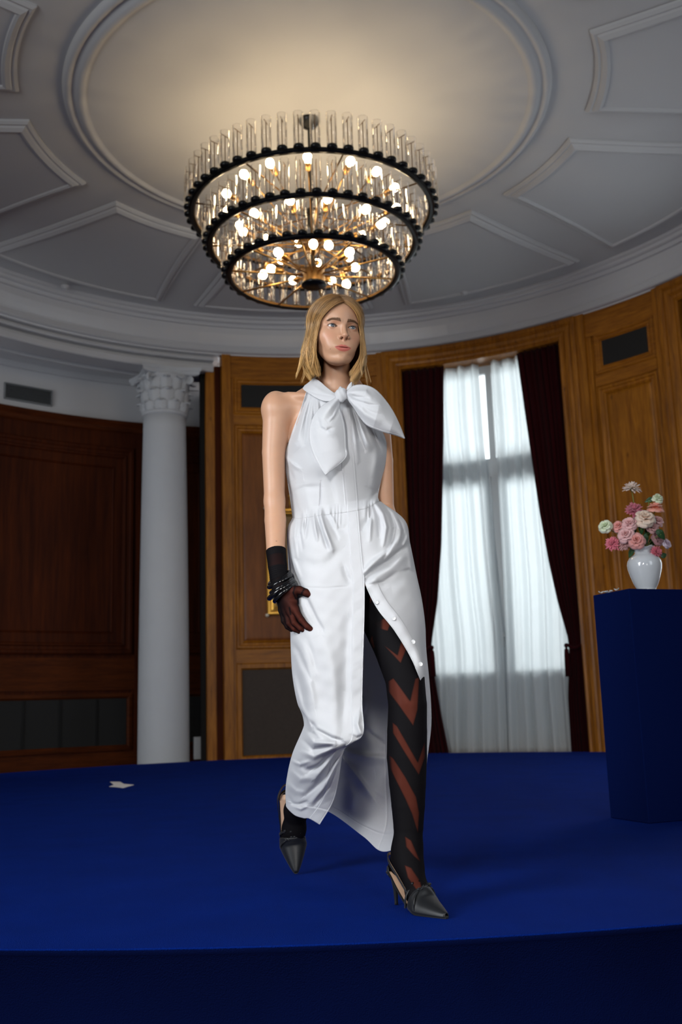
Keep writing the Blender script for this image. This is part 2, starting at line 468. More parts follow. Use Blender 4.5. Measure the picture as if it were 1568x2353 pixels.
# ---- recess wall on the left, behind the column
RR = 5.92
def build_recess():
    V, F = arcbox(RR, RR + 0.12, 104, 164, 4.30, 5.3)
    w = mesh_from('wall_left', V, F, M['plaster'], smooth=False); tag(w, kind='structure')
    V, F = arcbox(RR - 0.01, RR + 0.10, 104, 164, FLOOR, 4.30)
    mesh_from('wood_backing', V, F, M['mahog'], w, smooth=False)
    # dark wooden cap under the plaster band
    prof = [(RR - 0.02, 4.33), (RR - 0.08, 4.33), (RR - 0.085, 4.29), (RR - 0.05, 4.25), (RR - 0.045, 4.20), (RR - 0.02, 4.18)]
    V, F = arcprof(prof, 104, 164); mesh_from('cap_moulding', V, F, M['mahog_h'], w, smooth=False)
    big = [(0, 0.01), (0, 0.035), (0.02, 0.05), (0.05, 0.05), (0.065, 0.035), (0.10, 0.032), (0.115, 0.045), (0.135, 0.04), (0.15, 0.02), (0.26, 0.02), (0.275, 0.028), (0.29, 0.01)]
    for t0, t1 in ((115.6, 137.6), (140.6, 161.6), (104.5, 113.2)):
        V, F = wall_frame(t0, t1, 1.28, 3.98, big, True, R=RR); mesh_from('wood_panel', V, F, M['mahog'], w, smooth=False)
        V, F = wall_frame(t0, t1, 0.10, 0.80, [(0, 0.01), (0, 0.03), (0.04, 0.035), (0.06, 0.02), (0.075, 0.0)], False, R=RR)
        mesh_from('grille_frame', V, F, M['mahog_h'], w, smooth=False)
        V, F = arcbox(RR - 0.014, RR - 0.005, t0 + 0.7, t1 - 0.7, 0.165, 0.735)
        mesh_from('grille', V, F, M['black_mesh'], w, smooth=False)
        nb = int((t1 - t0) / 4.4)
        for i in range(1, nb):
            t = t0 + (t1 - t0) * i / nb
            V, F = arcbox(RR - 0.03, RR - 0.01, t - 0.12, t + 0.12, 0.17, 0.73); mesh_from('grille_bar', V, F, M['void'], w, smooth=False)
    for z0, z1, d in ((0.84, 1.24, 0.03), (-0.5, 0.08, 0.04)):
        V, F = arcbox(RR - d, RR, 104, 164, z0, z1); o = mesh_from('rail', V, F, M['mahog_h'], w, smooth=False)
    for t in (114.4, 139.1):
        V, F = arcbox(RR - 0.035, RR, t - 1.0, t + 1.0, 0.08, 4.2); mesh_from('stile', V, F, M['mahog'], w, smooth=False)
    # air vent in the plaster band
    g = empty('air_vent', pol(RR - 0.01, 129.3, 4.53)); tag(g, 'grey slatted air vent high in the white band over the dark panelling', 'vent')
    g.rotation_euler = (0, 0, rad(129.3 - 90))
    vw, vh = 0.62, 0.21
    V, F = box(-vw / 2, vw / 2, -0.002, 0.006, -vh / 2, vh / 2); mesh_from('backing', V, F, M['void'], g, smooth=False)
    mb = MB()
    for x0, x1, z0, z1 in ((-vw / 2, vw / 2, vh / 2 - 0.012, vh / 2), (-vw / 2, vw / 2, -vh / 2, -vh / 2 + 0.012), (-vw / 2, -vw / 2 + 0.012, -vh / 2, vh / 2), (vw / 2 - 0.012, vw / 2, -vh / 2, vh / 2)):
        mb.add(*box(x0, x1, -0.03, 0.0, z0, z1))
    mb.build('frame', M['vent'], g)
    for i in range(9):
        z = -vh / 2 + 0.022 + i * (vh - 0.04) / 8.5
        V = [(-vw / 2, -0.026, z), (vw / 2, -0.026, z), (vw / 2, -0.004, z + 0.013), (-vw / 2, -0.004, z + 0.013), (-vw / 2, -0.026, z + 0.003), (vw / 2, -0.026, z + 0.003), (vw / 2, -0.004, z + 0.016), (-vw / 2, -0.004, z + 0.016)]
        F = [(0, 1, 2, 3), (7, 6, 5, 4), (0, 4, 5, 1), (1, 5, 6, 2), (2, 6, 7, 3), (3, 7, 4, 0)]
        mesh_from('slat', V, F, M['vent'], g, smooth=False)
    # small pale junction box low by the column
    bx = MB(); bx.add(*box(-0.055, 0.055, -0.06, 0.0, -0.13, 0.13))
    o = bx.build('junction_box', plain('pale_grey_plastic', (0.30, 0.31, 0.32), 0.5), bevel=0.008)
    o.location = pol(4.92, 109.3, 0.12); o.rotation_euler = (0, 0, rad(109.3 - 90))
    tag(o, 'small pale grey junction box low on the dark jamb beside the white column', 'box')
build_recess()

# ---- main curved wall
PB_L = [(106.1, 80.8), (50.1, 36.9)]
CASE = [(0, 0.0), (0, 0.075), (0.025, 0.085), (0.05, 0.085), (0.075, 0.065), (0.10, 0.075), (0.135, 0.07), (0.165, 0.045), (0.19, 0.04), (0.215, 0.05), (0.235, 0.03), (0.235, -0.20)]

def seg(t0, t1, z0, z1, R0=RW, R1=RW + 0.12, mat='honey', name='wall_back'):
    V, F = arcbox(R0, R1, t0, t1, z0, z1)
    return mesh_from(name, V, F, M[mat], smooth=False)

def panel_bay(w, t0, t1, kind):
    """t0 > t1. wood bay: rails, stiles, top grille, tall raised panel, lower panel or grille"""
    ztop = ZBAND
    mo = [(0, 0.0), (0, 0.018), (0.02, 0.034), (0.04, 0.034), (0.055, 0.018), (0.075, 0.016), (0.09, 0.026), (0.105, 0.010)]
    s = 1.15
    L0, L1 = min(t0, t1), max(t0, t1)
    def part(name, V, F, mat): return mesh_from(name, V, F, M[mat], w, smooth=False)
    gl, gr = L0 + (1.2 if kind == 'narrow' else 1.8), L1 - (2.4 if kind == 'narrow' else 1.8)
    # stiles
    part('stile', *arcbox(RW - 0.055, RW + 0.01, L1 - 1.35, L1, FLOOR, ztop), 'honey')
    part('stile', *arcbox(RW - 0.055, RW + 0.01, L0, L0 + 0.9, FLOOR, ztop), 'honey')
    part('stile', *arcbox(RW - 0.02, RW + 0.01, L1 - 2.1, L1 - 1.35, FLOOR, ztop), 'honey')
    # top rail
    part('rail', *arcbox(RW - 0.03, RW + 0.01, L0 + 0.9, L1 - 1.35, 4.64, ztop), 'honey_h')
    # ventilation grille under the ceiling
    part('grille_frame', *wall_frame(gl, gr, 4.16, 4.66, mo, R=RW), 'honey_h')
    part('grille', *arcbox(RW - 0.012, RW, gl + 1.0, gr - 1.0, 4.25, 4.57), 'black_mesh')
    part('rail', *arcbox(RW - 0.028, RW + 0.01, gl, gr, 4.03, 4.16), 'honey_h')
    # tall panel
    zb = 1.25
    part('panel_moulding', *wall_frame(gl, gr, zb, 4.03, mo, R=RW), 'honey')
    part('wood_panel', *wall_frame(gl + 1.25, gr - 1.25, zb + 0.10, 3.93, [(0, 0.002), (0.03, 0.012), (0.05, 0.014)], True, R=RW), 'panel' if kind == 'wide' else 'honey')
    part('rail', *arcbox(RW - 0.03, RW + 0.01, gl, gr, 1.09, zb), 'honey_h')
    # lower field
    part('grille_frame', *wall_frame(gl, gr, -0.06, 1.09, [(0, 0.0), (0, 0.02), (0.015, 0.03), (0.06, 0.03), (0.07, 0.015), (0.08, 0.0)], R=RW), 'honey')
    part('grille', *arcbox(RW - 0.010, RW, gl + 0.95, gr - 0.95, 0.02, 1.01), 'brown_mesh')
    part('rail', *arcbox(RW - 0.03, RW + 0.01, gl, gr, FLOOR, -0.06), 'honey_h')

wall = seg(80.8, 106.1, FLOOR, 5.0); tag(wall, kind='structure')
panel_bay(wall, 106.1, 80.8, 'wide')
# jamb of the opening, seen end on beside the column
mesh_from('stile', *arcbox(4.70, 5.95, 106.1, 107.0, FLOOR, 4.80), M['mahog'], wall, smooth=False)
mesh_from('stile', *arcbox(4.72, 4.80, 106.3, 108.35, FLOOR, 4.80), M['honey'], wall, smooth=False)
mesh_from('stile', *arcbox(4.80, 4.86, 107.0, 109.0, FLOOR, 4.80), M['void'], wall, smooth=False)  # no real stile: black strip puts the darkness of the gap into colour
wall2 = seg(36.9, 50.1, FLOOR, 5.0); tag(wall2, kind='structure')
panel_bay(wall2, 50.1, 36.9, 'narrow')

# plain wall over the windows, and the parts of the ring outside the frame
for t0, t1 in ((50.1, 80.8), (7.9, 36.9)):
    tag(seg(t0, t1, 4.70, 5.0, name='wall_back'), kind='structure')
for t0, t1 in ((-12, 7.9), (160, 192)):
    o = seg(t0, t1, FLOOR, 5.0, name='wall_right' if t0 < 0 else 'wall_left'); tag(o, kind='structure')
    n = int(round((t1 - t0) / 14))
    for i in range(n):
        a = t0 + (t1 - t0) * i / n; b = t0 + (t1 - t0) * (i + 1) / n
        mesh_from('wood_panel', *wall_frame(a + 1.5, b - 1.5, 1.25, 4.4, [(0, 0.0), (0, 0.02), (0.05, 0.03), (0.09, 0.005)], True), M['panel'], o, smooth=False)
        mesh_from('wood_panel', *wall_frame(a + 1.5, b - 1.5, 0.1, 1.05, [(0, 0.0), (0, 0.02), (0.05, 0.03), (0.09, 0.005)], True), M['panel'], o, smooth=False)

# ---- windows with curtains
def thz(px, py, r):
    d = RTV * ((px - 784) / FPX) + UPV * ((1176.5 - py) / FPX) + FWD
    o = CAM[:2] - C0
    a = d[:2] @ d[:2]; b = o @ d[:2]; c = o @ o - r * r
    t = (-b + math.sqrt(b * b - a * c)) / a
    p = CAM + t * d; q = p[:2] - C0
    return deg(math.atan2(q[1], q[0])), p[2]

def window(idx, t_lo, t_hi, dt=0.0):
    """casing opening between t_lo and t_hi"""
    w = empty('window_%d' % idx); tag(w, kind='structure')
    ci, co = t_lo + 2.9, t_hi - 2.9
    V, F = wall_frame(t_lo, t_hi, FLOOR, ZBAND, CASE, R=RW, open_bottom=True, n=20)
    # drop the bottom side of the frame
    n = 20; m = 40
    F = [f for f in F if not all((i % m) < n for i in f)]
    mesh_from('casing', V, F, M['honey'], w, smooth=False)
    RG = RW + 0.30
    # reveals
    mb = MB()
    mb.add(*arcbox(RW + 0.1, RG + 0.1, ci - 1.0, ci, FLOOR, 4.75)); mb.add(*arcbox(RW + 0.1, RG + 0.1, co, co + 1.0, FLOOR, 4.75))
    mb.add(*arcbox(RW + 0.1, RG + 0.1, ci - 1.0, co + 1.0, 4.70, 4.78)); mb.add(*arcbox(RW - 0.1, RG + 0.1, ci - 1.0, co + 1.0, FLOOR - 0.05, 0.0 - 0.08))
    mb.build('reveal', M['honey'], w)
    mid = (ci + co) / 2 + dt
    fr = MB()
    for a, b, z0, z1 in ((ci, ci + 1.0, -0.08, 4.72), (co - 1.0, co, -0.08, 4.72), (ci, co, 4.60, 4.72), (ci, co, -0.08, 0.05),
                         (ci, co, 3.27, 3.50), (mid - 0.45, mid + 0.45, -0.08, 4.72)):
        fr.add(*arcbox(RG, RG + 0.07, a, b, z0, z1))
    fr.build('window_frame', M['winframe'], w)
    for s in (-1, 1):
        a, b = (ci + 1.0, mid - 0.45) if s < 0 else (mid + 0.45, co - 1.0)
        fr = MB()
        for a0, b0, z0, z1 in ((a, a + 0.9, 0.05, 3.27), (b - 0.9, b, 0.05, 3.27), (a, b, 0.05, 0.16), (a, b, 3.17, 3.27), (a, b, 0.78, 0.90)):
            fr.add(*arcbox(RG - 0.025, RG + 0.05, a0, b0, z0, z1))
        fr.add(*arcbox(RG + 0.0, RG + 0.03, a + 0.9, b - 0.9, 0.16, 0.78))
        o = fr.build('casement', M['winframe'], w)
        mesh_from('pane', *arcbox(RG + 0.01, RG + 0.016, a + 0.9, b - 0.9, 0.90, 3.17), M['pane'], o, smooth=False)
        mesh_from('pane', *arcbox(RG + 0.03, RG + 0.036, a, b, 3.50, 4.60), M['pane'], w, smooth=False)
    h = MB(); h.add(*arcbox(RG - 0.06, RG - 0.03, mid - 0.12, mid + 0.12, 1.18, 1.36)); h.add(*arcbox(RG - 0.05, RG - 0.02, mid - 0.25, mid + 0.25, 1.30, 1.34))
    h.build('window_handle', plain('pale_handle', (0.6, 0.6, 0.6), 0.3), w)
    return w, ci, co, mid
win1, CI, CO, WMID = window(1, 50.1, 80.8, 0.0)
win2, CI2, CO2, WMID2 = window(2, 7.9, 36.9, 0.0)

def drape(name, edgeA, edgeB, R, amp, nf, mat, label, cat, group=None, nz=70, nu=120, seed=0, z0=0.0, z1=4.70, pinch=None):
    """curtain hanging between two edge curves given as (th, z) polylines on the cylinder of radius R"""
    ea = np.array(sorted(edgeA, key=lambda q: q[1])); eb = np.array(sorted(edgeB, key=lambda q: q[1]))
    zs = np.linspace(z0, z1, nz)
    rs = np.random.default_rng(seed)
    ph = rs.uniform(0, 2 * pi, 4)
    V = []
    for z in zs:
        ta = np.interp(z, ea[:, 1], ea[:, 0]); tb = np.interp(z, eb[:, 1], eb[:, 0])
        k = amp
        if pinch: k = amp * (0.45 + 0.55 * min(1, abs(z - pinch) / 0.5))
        for i in range(nu):
            u = i / (nu - 1)
            uu = u + 0.012 * sin(3 * z + ph[1]) * sin(pi * u)
            w = sin(2 * pi * nf * uu + ph[0]) + 0.45 * sin(2 * pi * nf * 1.73 * uu + ph[2] + 0.25 * z) + 0.25 * sin(2 * pi * nf * 0.47 * uu + ph[3] + .2 * z)
            V.append(pol(R - k * w, ta + (tb - ta) * u, z))
    F = [(a, d, c, b) for a, b, c, d in grid_faces(nz, nu)]
    o = mesh_from(name, V, F, mat)
    s = o.modifiers.new('thick', 'SOLIDIFY'); s.thickness = 0.002
    if cat: tag(o, label, cat, group)
    return o

RC = RW + 0.06
left_edge = [thz(*p, RC) for p in ((1020, 838), (1020, 1000), (1018, 1100), (1015, 1250), (1006, 1380), (992, 1478), (1000, 1560), (1014, 1640), (1032, 1729))]
right_edge = [thz(*p, RC) for p in ((1187, 806), (1205, 940), (1222, 1060), (1240, 1180), (1260, 1290), (1280, 1380), (1305, 1468), (1308, 1500), (1304, 1600), (1312, 1729))]
RS = RW + 0.17
sL = [thz(*p, RS) for p in ((1097, 825), (1110, 1000), (1132, 1250), (1155, 1450), (1166, 1729))]
sR = [thz(*p, RS) for p in ((1127, 825), (1140, 1000), (1153, 1250), (1163, 1500), (1169, 1729))]
def hang(ed, lo=-0.06, hi=4.70):
    ed = sorted(ed, key=lambda q: q[1]); return [(ed[0][0], lo)] + ed + [(ed[-1][0], hi)]
def curtain_set(off, who):
    sh = lambda e: [(t + off, z) for t, z in hang(e)]
    out = lambda t: [(t + off, -0.1), (t + off, 1.1), (t + off, 4.7)]
    lt = [(CO + 0.1 + off, -0.1), (CO + 0.1 + off, 0.6), (CO - 0.1 + off, 1.2), (CO + 0.1 + off, 2.2), (CO + 0.1 + off, 4.7)]
    rt = [(CI - 0.1 + off, -0.1), (CI + 0.3 + off, 1.2), (CI - 0.1 + off, 2.6), (CI - 0.1 + off, 4.7)]
    c1 = drape('velvet_curtain', sh(left_edge), lt, RC, 0.022, 7, M['velvet'], 'burgundy velvet curtain tied back at left of ' + who, 'curtain', seed=3, pinch=1.2, z0=-0.06)
    c2 = drape('velvet_curtain', rt, sh(right_edge), RC, 0.022, 8, M['velvet'], 'burgundy velvet curtain tied back at right of ' + who, 'curtain', seed=4, pinch=1.15, z0=-0.06)
    drape('sheer_curtain', sh(sL), out(CO - 0.2), RS, 0.034, 6, M['sheer'], 'white voile curtain left of the gap in ' + who, 'curtain', seed=5, nu=200, z0=-0.04)
    drape('sheer_curtain', out(CI + 0.2), sh(sR), RS, 0.034, 6, M['sheer'], 'white voile curtain right of the gap in ' + who, 'curtain', seed=6, nu=200, z0=-0.04)
    # fringe / tie-back tassels
    for par, ed, z, s in ((c1, left_edge, 1.22, 1), (c2, right_edge, 1.16, -1)):
        t = np.interp(z, [q[1] for q in sorted(ed, key=lambda q: q[1])], [q[0] for q in sorted(ed, key=lambda q: q[1])]) + off
        t2 = (CO if s > 0 else CI) + off
        mb = MB()
        P = [pol(RC - 0.05, t + (t2 - t) * f, z - 0.05 * sin(pi * f)) for f in np.linspace(0, 1, 8)]
        mb.add(*tube(P, 0.016, 8))
        mb.build('tie_band', M['velvet'], par, smooth=True)
        x, y, zz = pol(RC - 0.04, t - 0.1 * s, z - 0.02)
        V, F = lathe([(0.012, 0.03), (0.022, 0.015), (0.024, 0), (0.016, -0.015), (0.012, -0.025), (0.024, -0.04), (0.030, -0.12), (0.034, -0.34), (0.0, -0.34)], 12, cap1=False)
        V = np.array(V) + [x, y, zz]
        mesh_from('tassel', V, F, M['velvet'], par)
curtain_set(0.0, 'the tall window in view')
curtain_set(-43.2, 'the next window, right of the podium')

# ---- picture in a gilt frame behind the model
def build_picture():
    tl, zt = thz(611, 1168, RW - 0.06); _, zb = thz(612, 1414, RW - 0.06)
    tr = tl - 9.2
    p = empty('framed_picture', pol(RW - 0.05, (tl + tr) / 2, (zt + zb) / 2)); tag(p, 'gilt picture frame with ball corners on the oak panel behind the model', 'picture')
    p.rotation_euler = (0, 0, rad((tl + tr) / 2 - 90))
    w = 2 * RW * sin(rad((tl - tr) / 2)) ; h = zt - zb
    prof = [(0, 0), (0, 0.03), (0.015, 0.045), (0.04, 0.045), (0.055, 0.03), (0.075, 0.035), (0.095, 0.02), (0.11, 0.01)]
    V, F = [], []
    for ins, d in prof:
        a, b = w / 2 - ins, h / 2 - ins
        V += [(-a, -d, -b), (a, -d, -b), (a, -d, b), (-a, -d, b)]
    for i in range(len(prof) - 1):
        for k in range(4):
            j = (k + 1) % 4; F.append((i * 4 + k, i * 4 + j, i * 4 + 4 + j, i * 4 + 4 + k))
    mesh_from('frame', V, F, M['gold'], p, smooth=False)
    a, b = w / 2 - 0.1, h / 2 - 0.1
    mesh_from('canvas', *box(-a, a, -0.012, 0, -b, b), M['canvas'], p, smooth=False)
    for sx in (-1, 1):
        for sz in (-1, 1):
            V, F = lathe([(0.001, -0.024), (0.014, -0.02), (0.023, -0.008), (0.024, 0.002), (0.018, 0.016), (0.008, 0.023), (0.001, 0.024)], 14)
            V = np.array(V) + [sx * w / 2, -0.035, sz * h / 2]
            mesh_from('corner_ball', V, F, plain('pearl_ball', (0.8, 0.74, 0.6), 0.2, metal=0.4) if 'pearl_ball' not in bpy.data.materials else bpy.data.materials['pearl_ball'], p)
    # hanging rail with a small brass bead above the frame
    x0 = -w / 2 + 0.30
    mb = MB()
    mb.add(*tube([(x0, -0.02, h / 2), (x0, -0.03, h / 2 + 0.13)], 0.006, 8))
    V, F = lathe([(0.001, -0.02), (0.014, -0.014), (0.02, 0), (0.014, 0.014), (0.001, 0.02)], 12)
    mb.add(np.array(V) + [x0, -0.03, h / 2 + 0.15], F)
    mb.build('hook', M['gold'], p, smooth=True)
build_picture()

# ---- column
def build_column():
    # centre on the line of sight at x=377
    th, _ = thz(377, 1400, 4.92)
    x, y, _ = pol(4.92, th, 0)
    c = empty('corinthian_column', (x, y, FLOOR)); tag(c, 'white round column with leafy capital carrying the beam at left', 'column')
    H0 = 0 - FLOOR
    prof = [(0.335, 0.0), (0.335, 0.10), (0.36, 0.12), (0.365, 0.16), (0.345, 0.20), (0.315, 0.21), (0.305, 0.235)]
    V, F = lathe(prof, 48); mesh_from('base', V, F, M['column'], c)
    prof = []
    for f in np.linspace(0, 1, 24):
        r = 0.300 - 0.040 * f ** 1.4 + 0.004 * sin(pi * f)
        prof.append((r, 0.235 + f * (H0 + 4.165 - 0.235)))
    V, F = lathe(prof, 64); mesh_from('shaft', V, F, M['column'], c)
    zt = H0 + 4.165
    V, F = lathe([(0.258, zt - 0.03), (0.278, zt - 0.02), (0.282, zt), (0.278, zt + 0.02), (0.258, zt + 0.028)], 48); mesh_from('astragal', V, F, M['column'], c)
    V, F = lathe([(0.25, zt + 0.02), (0.25, zt + 0.27), (0.27, zt + 0.38), (0.32, zt + 0.45), (0.33, zt + 0.475)], 48); mesh_from('bell', V, F, M['column'], c)
    # acanthus leaves in three tiers
    def leaf(h, w, curl):
        nu, nv = 9, 12
        V = []
        for j in range(nv):
            f = j / (nv - 1)
            out = 0.012 + 0.03 * f + (curl * max(0, (f - 0.72) / 0.28) ** 1.6)
            z = h * (min(f, 0.88) / 0.88) - (0.22 * h) * max(0, (f - 0.86) / 0.14) ** 1.3
            ww = w * (0.80 + 0.28 * sin(pi * f)) * (1 - 0.55 * max(0, (f - 0.7) / 0.3))
            ww *= 1 + 0.10 * sin(f * 22)
            for i in range(nu):
                u = i / (nu - 1) * 2 - 1
                rib = 0.012 * (1 - abs(u)) ** 0.7 + 0.005 * cos(u * 3 * pi)
                V.append((u * ww / 2, -(0.25 + out + rib - 0.035 * u * u * (w / 0.2)), z))
        F = [(a, b, cc, d) for a, b, cc, d in grid_faces(nv, nu)]
        return V, F
    base_me = {}
    for tier, (z0, h, w, curl, cnt, ph) in enumerate(((0.02, 0.13, 0.17, 0.05, 10, 0.0), (0.12, 0.18, 0.17, 0.06, 10, 18), (0.27, 0.18, 0.14, 0.085, 12, 15.0))):
        first = None
        for i in range(cnt):
            a = ph + i * 360 / cnt
            if first is None:
                V, F = leaf(h, w, curl)
                o = mesh_from('acanthus_leaf', V, F, M['column'], c)
                s = o.modifiers.new('thick', 'SOLIDIFY'); s.thickness = 0.012
                first = o
            else:
                o = first.copy(); COL.objects.link(o); o.parent = c
            o.location = (0, 0, zt + z0); o.rotation_euler = (0, 0, rad(a))
    # corner volutes
    for i in range(4):
        a = rad(45 + 90 * i + (th - 90))
        P = []
        for q in np.linspace(0, 1, 26):
            ang = q * 4.2 * pi; rr = 0.055 * (1 - q * 0.8)
            P.append((0.36 + rr * cos(ang + 1.2) * 1.0, 0, zt + 0.42 + rr * sin(ang + 1.2)))
        P = [(0.26, 0, zt + 0.28), (0.285, 0, zt + 0.37)] + P
        P = np.array(P); R_ = np.array([[cos(a), -sin(a), 0], [sin(a), cos(a), 0], [0, 0, 1]])
        V, F = tube(P @ R_.T, 0.016, 8); mesh_from('volute', V, F, M['column'], c)
    # abacus with hollowed sides
    def aba(s0, z):
        pts = []
        for k in range(4):
            a0 = 45 + 90 * k
            for f in np.linspace(-1, 1, 11)[:-1]:
                # side between corners
                hx = s0 * f; hy = s0 - 0.075 * (1 - f * f)
                ang = rad(90 * k)
                pts.append((hx * cos(ang) - (-hy) * sin(ang), hx * sin(ang) + (-hy) * cos(ang), z))
        return pts
    levels = [(0.335, zt + 0.465), (0.352, zt + 0.478), (0.352, zt + 0.505), (0.37, zt + 0.52), (0.37, zt + 0.56)]
    V = []; 
    for s0, z in levels: V += aba(s0, z)
    m = 40; F = []
    for i in range(len(levels) - 1):
        for k in range(m): F.append((i * m + k, i * m + (k + 1) % m, (i + 1) * m + (k + 1) % m, (i + 1) * m + k))
    F.append(tuple(range(m))[::-1]); F.append(tuple((len(levels) - 1) * m + k for k in range(m)))
    o = mesh_from('abacus', V, F, M['column'], c, smooth=False); o.rotation_euler = (0, 0, rad(th - 90))
build_column()

# ---- stage: a low round platform covered in blue carpet
def build_stage():
    s = empty('round_stage', (-0.16, 7.13, FLOOR)); tag(s, 'round low stage covered in royal blue carpet', 'stage')
    R = 4.58; n = 180; z = -FLOOR
    V, F = [], []
    rs = [0.0, 1.0, 2.0, 3.0, 4.0, 4.45, R]
    for r in rs:
        for i in range(n):
            a = 2 * pi * i / n; V.append((r * cos(a), r * sin(a), z - (0.004 if r == R else 0)))
    for k in range(len(rs) - 1):
        for i in range(n):
            j = (i + 1) % n; F.append((k * n + i, (k + 1) * n + i, (k + 1) * n + j, k * n + j))
    mesh_from('carpet_top', V, F, M['carpet'], s)
    prof = [(R, z - 0.002), (R + 0.003, z - 0.012), (R - 0.01, z - 0.02), (R - 0.015, z - 0.2), (R - 0.02, 0)]
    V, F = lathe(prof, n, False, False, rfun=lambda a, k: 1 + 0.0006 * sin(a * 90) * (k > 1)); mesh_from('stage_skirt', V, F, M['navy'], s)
    V, F = tube([(R * cos(a), R * sin(a), z - 0.004) for a in np.linspace(0, 2 * pi, n)], 0.003, 6, caps=False)
    mesh_from('edge_trim', V, F, M['carpet'], s)
build_stage()

# floor and the hall around the photographer
fl = mesh_from('floor', *box(-7, 7, -5, 15, FLOOR - 0.1, FLOOR), M['floor'], smooth=False); tag(fl, kind='structure')
M['hall'] = plain('hall_wall_paint', (0.33, 0.29, 0.25), 0.8)
for nm, b in (('wall_front', (-5.4, 5.4, -5.1, -5.0, FLOOR, 5.5)), ('wall_left', (-5.4, -5.3, -5.0, 6.7, FLOOR, 5.5)), ('wall_right', (5.3, 5.4, -5.0, 6.7, FLOOR, 5.5))):
    tag(mesh_from(nm, *box(*b), M['hall'], smooth=False), kind='structure')
tag(mesh_from('ceiling', *box(-6.5, 6.5, -5.1, 14, 5.50, 5.6), M['ceiling'], smooth=False), kind='structure')
for s in (-1, 1):
    V, F = box(*(sorted((s * 4.75 , s * 5.3))), 6.5, 6.6, FLOOR, 5.5)
    tag(mesh_from('wall_left' if s < 0 else 'wall_right', V, F, M['hall'], smooth=False), kind='structure')

# ---- small fittings on the ceiling
for px, py in ((150, 658), (1068, 672)):
    d = RTV * ((px - 784) / FPX) + UPV * ((1176.5 - py) / FPX) + FWD
    p = CAM + d * ((ZC - 0.045 - CAM[2]) / d[2])
    V, F = lathe([(0.001, -0.03), (0.02, -0.03), (0.024, -0.022), (0.035, -0.014), (0.05, -0.006), (0.05, 0.0)], 20)
    o = mesh_from('sprinkler_head', V, F, M['plaster']); o.location = p
    tag(o, 'small white sprinkler head on the ceiling at the far edge of the %s panel' % ('left' if px < 500 else 'right'), 'sprinkler')

# ---- torn piece of white paper on the stage
def build_paper():
    def onf(px, py):
        d = RTV * ((px - 784) / FPX) + UPV * ((1176.5 - py) / FPX) + FWD
        return CAM + d * ((0.003 - CAM[2]) / d[2])
    P = [onf(*p) for p in ((253, 1797), (276, 1797), (285, 1802), (308, 1804), (297, 1807), (283, 1811), (268, 1809), (251, 1808), (262, 1804))]
    n = len(P)
    V = [tuple(p) for p in P] + [(p[0], p[1], 0.006) for p in P]
    F = [tuple(range(n))[::-1], tuple(range(n, 2 * n))] + [(i, (i + 1) % n, n + (i + 1) % n, n + i) for i in range(n)]
    o = mesh_from('paper_scrap', V, F, M['paper'], smooth=False); tag(o, 'ragged scrap of white paper lying on the blue stage carpet at left', 'paper')
build_paper()
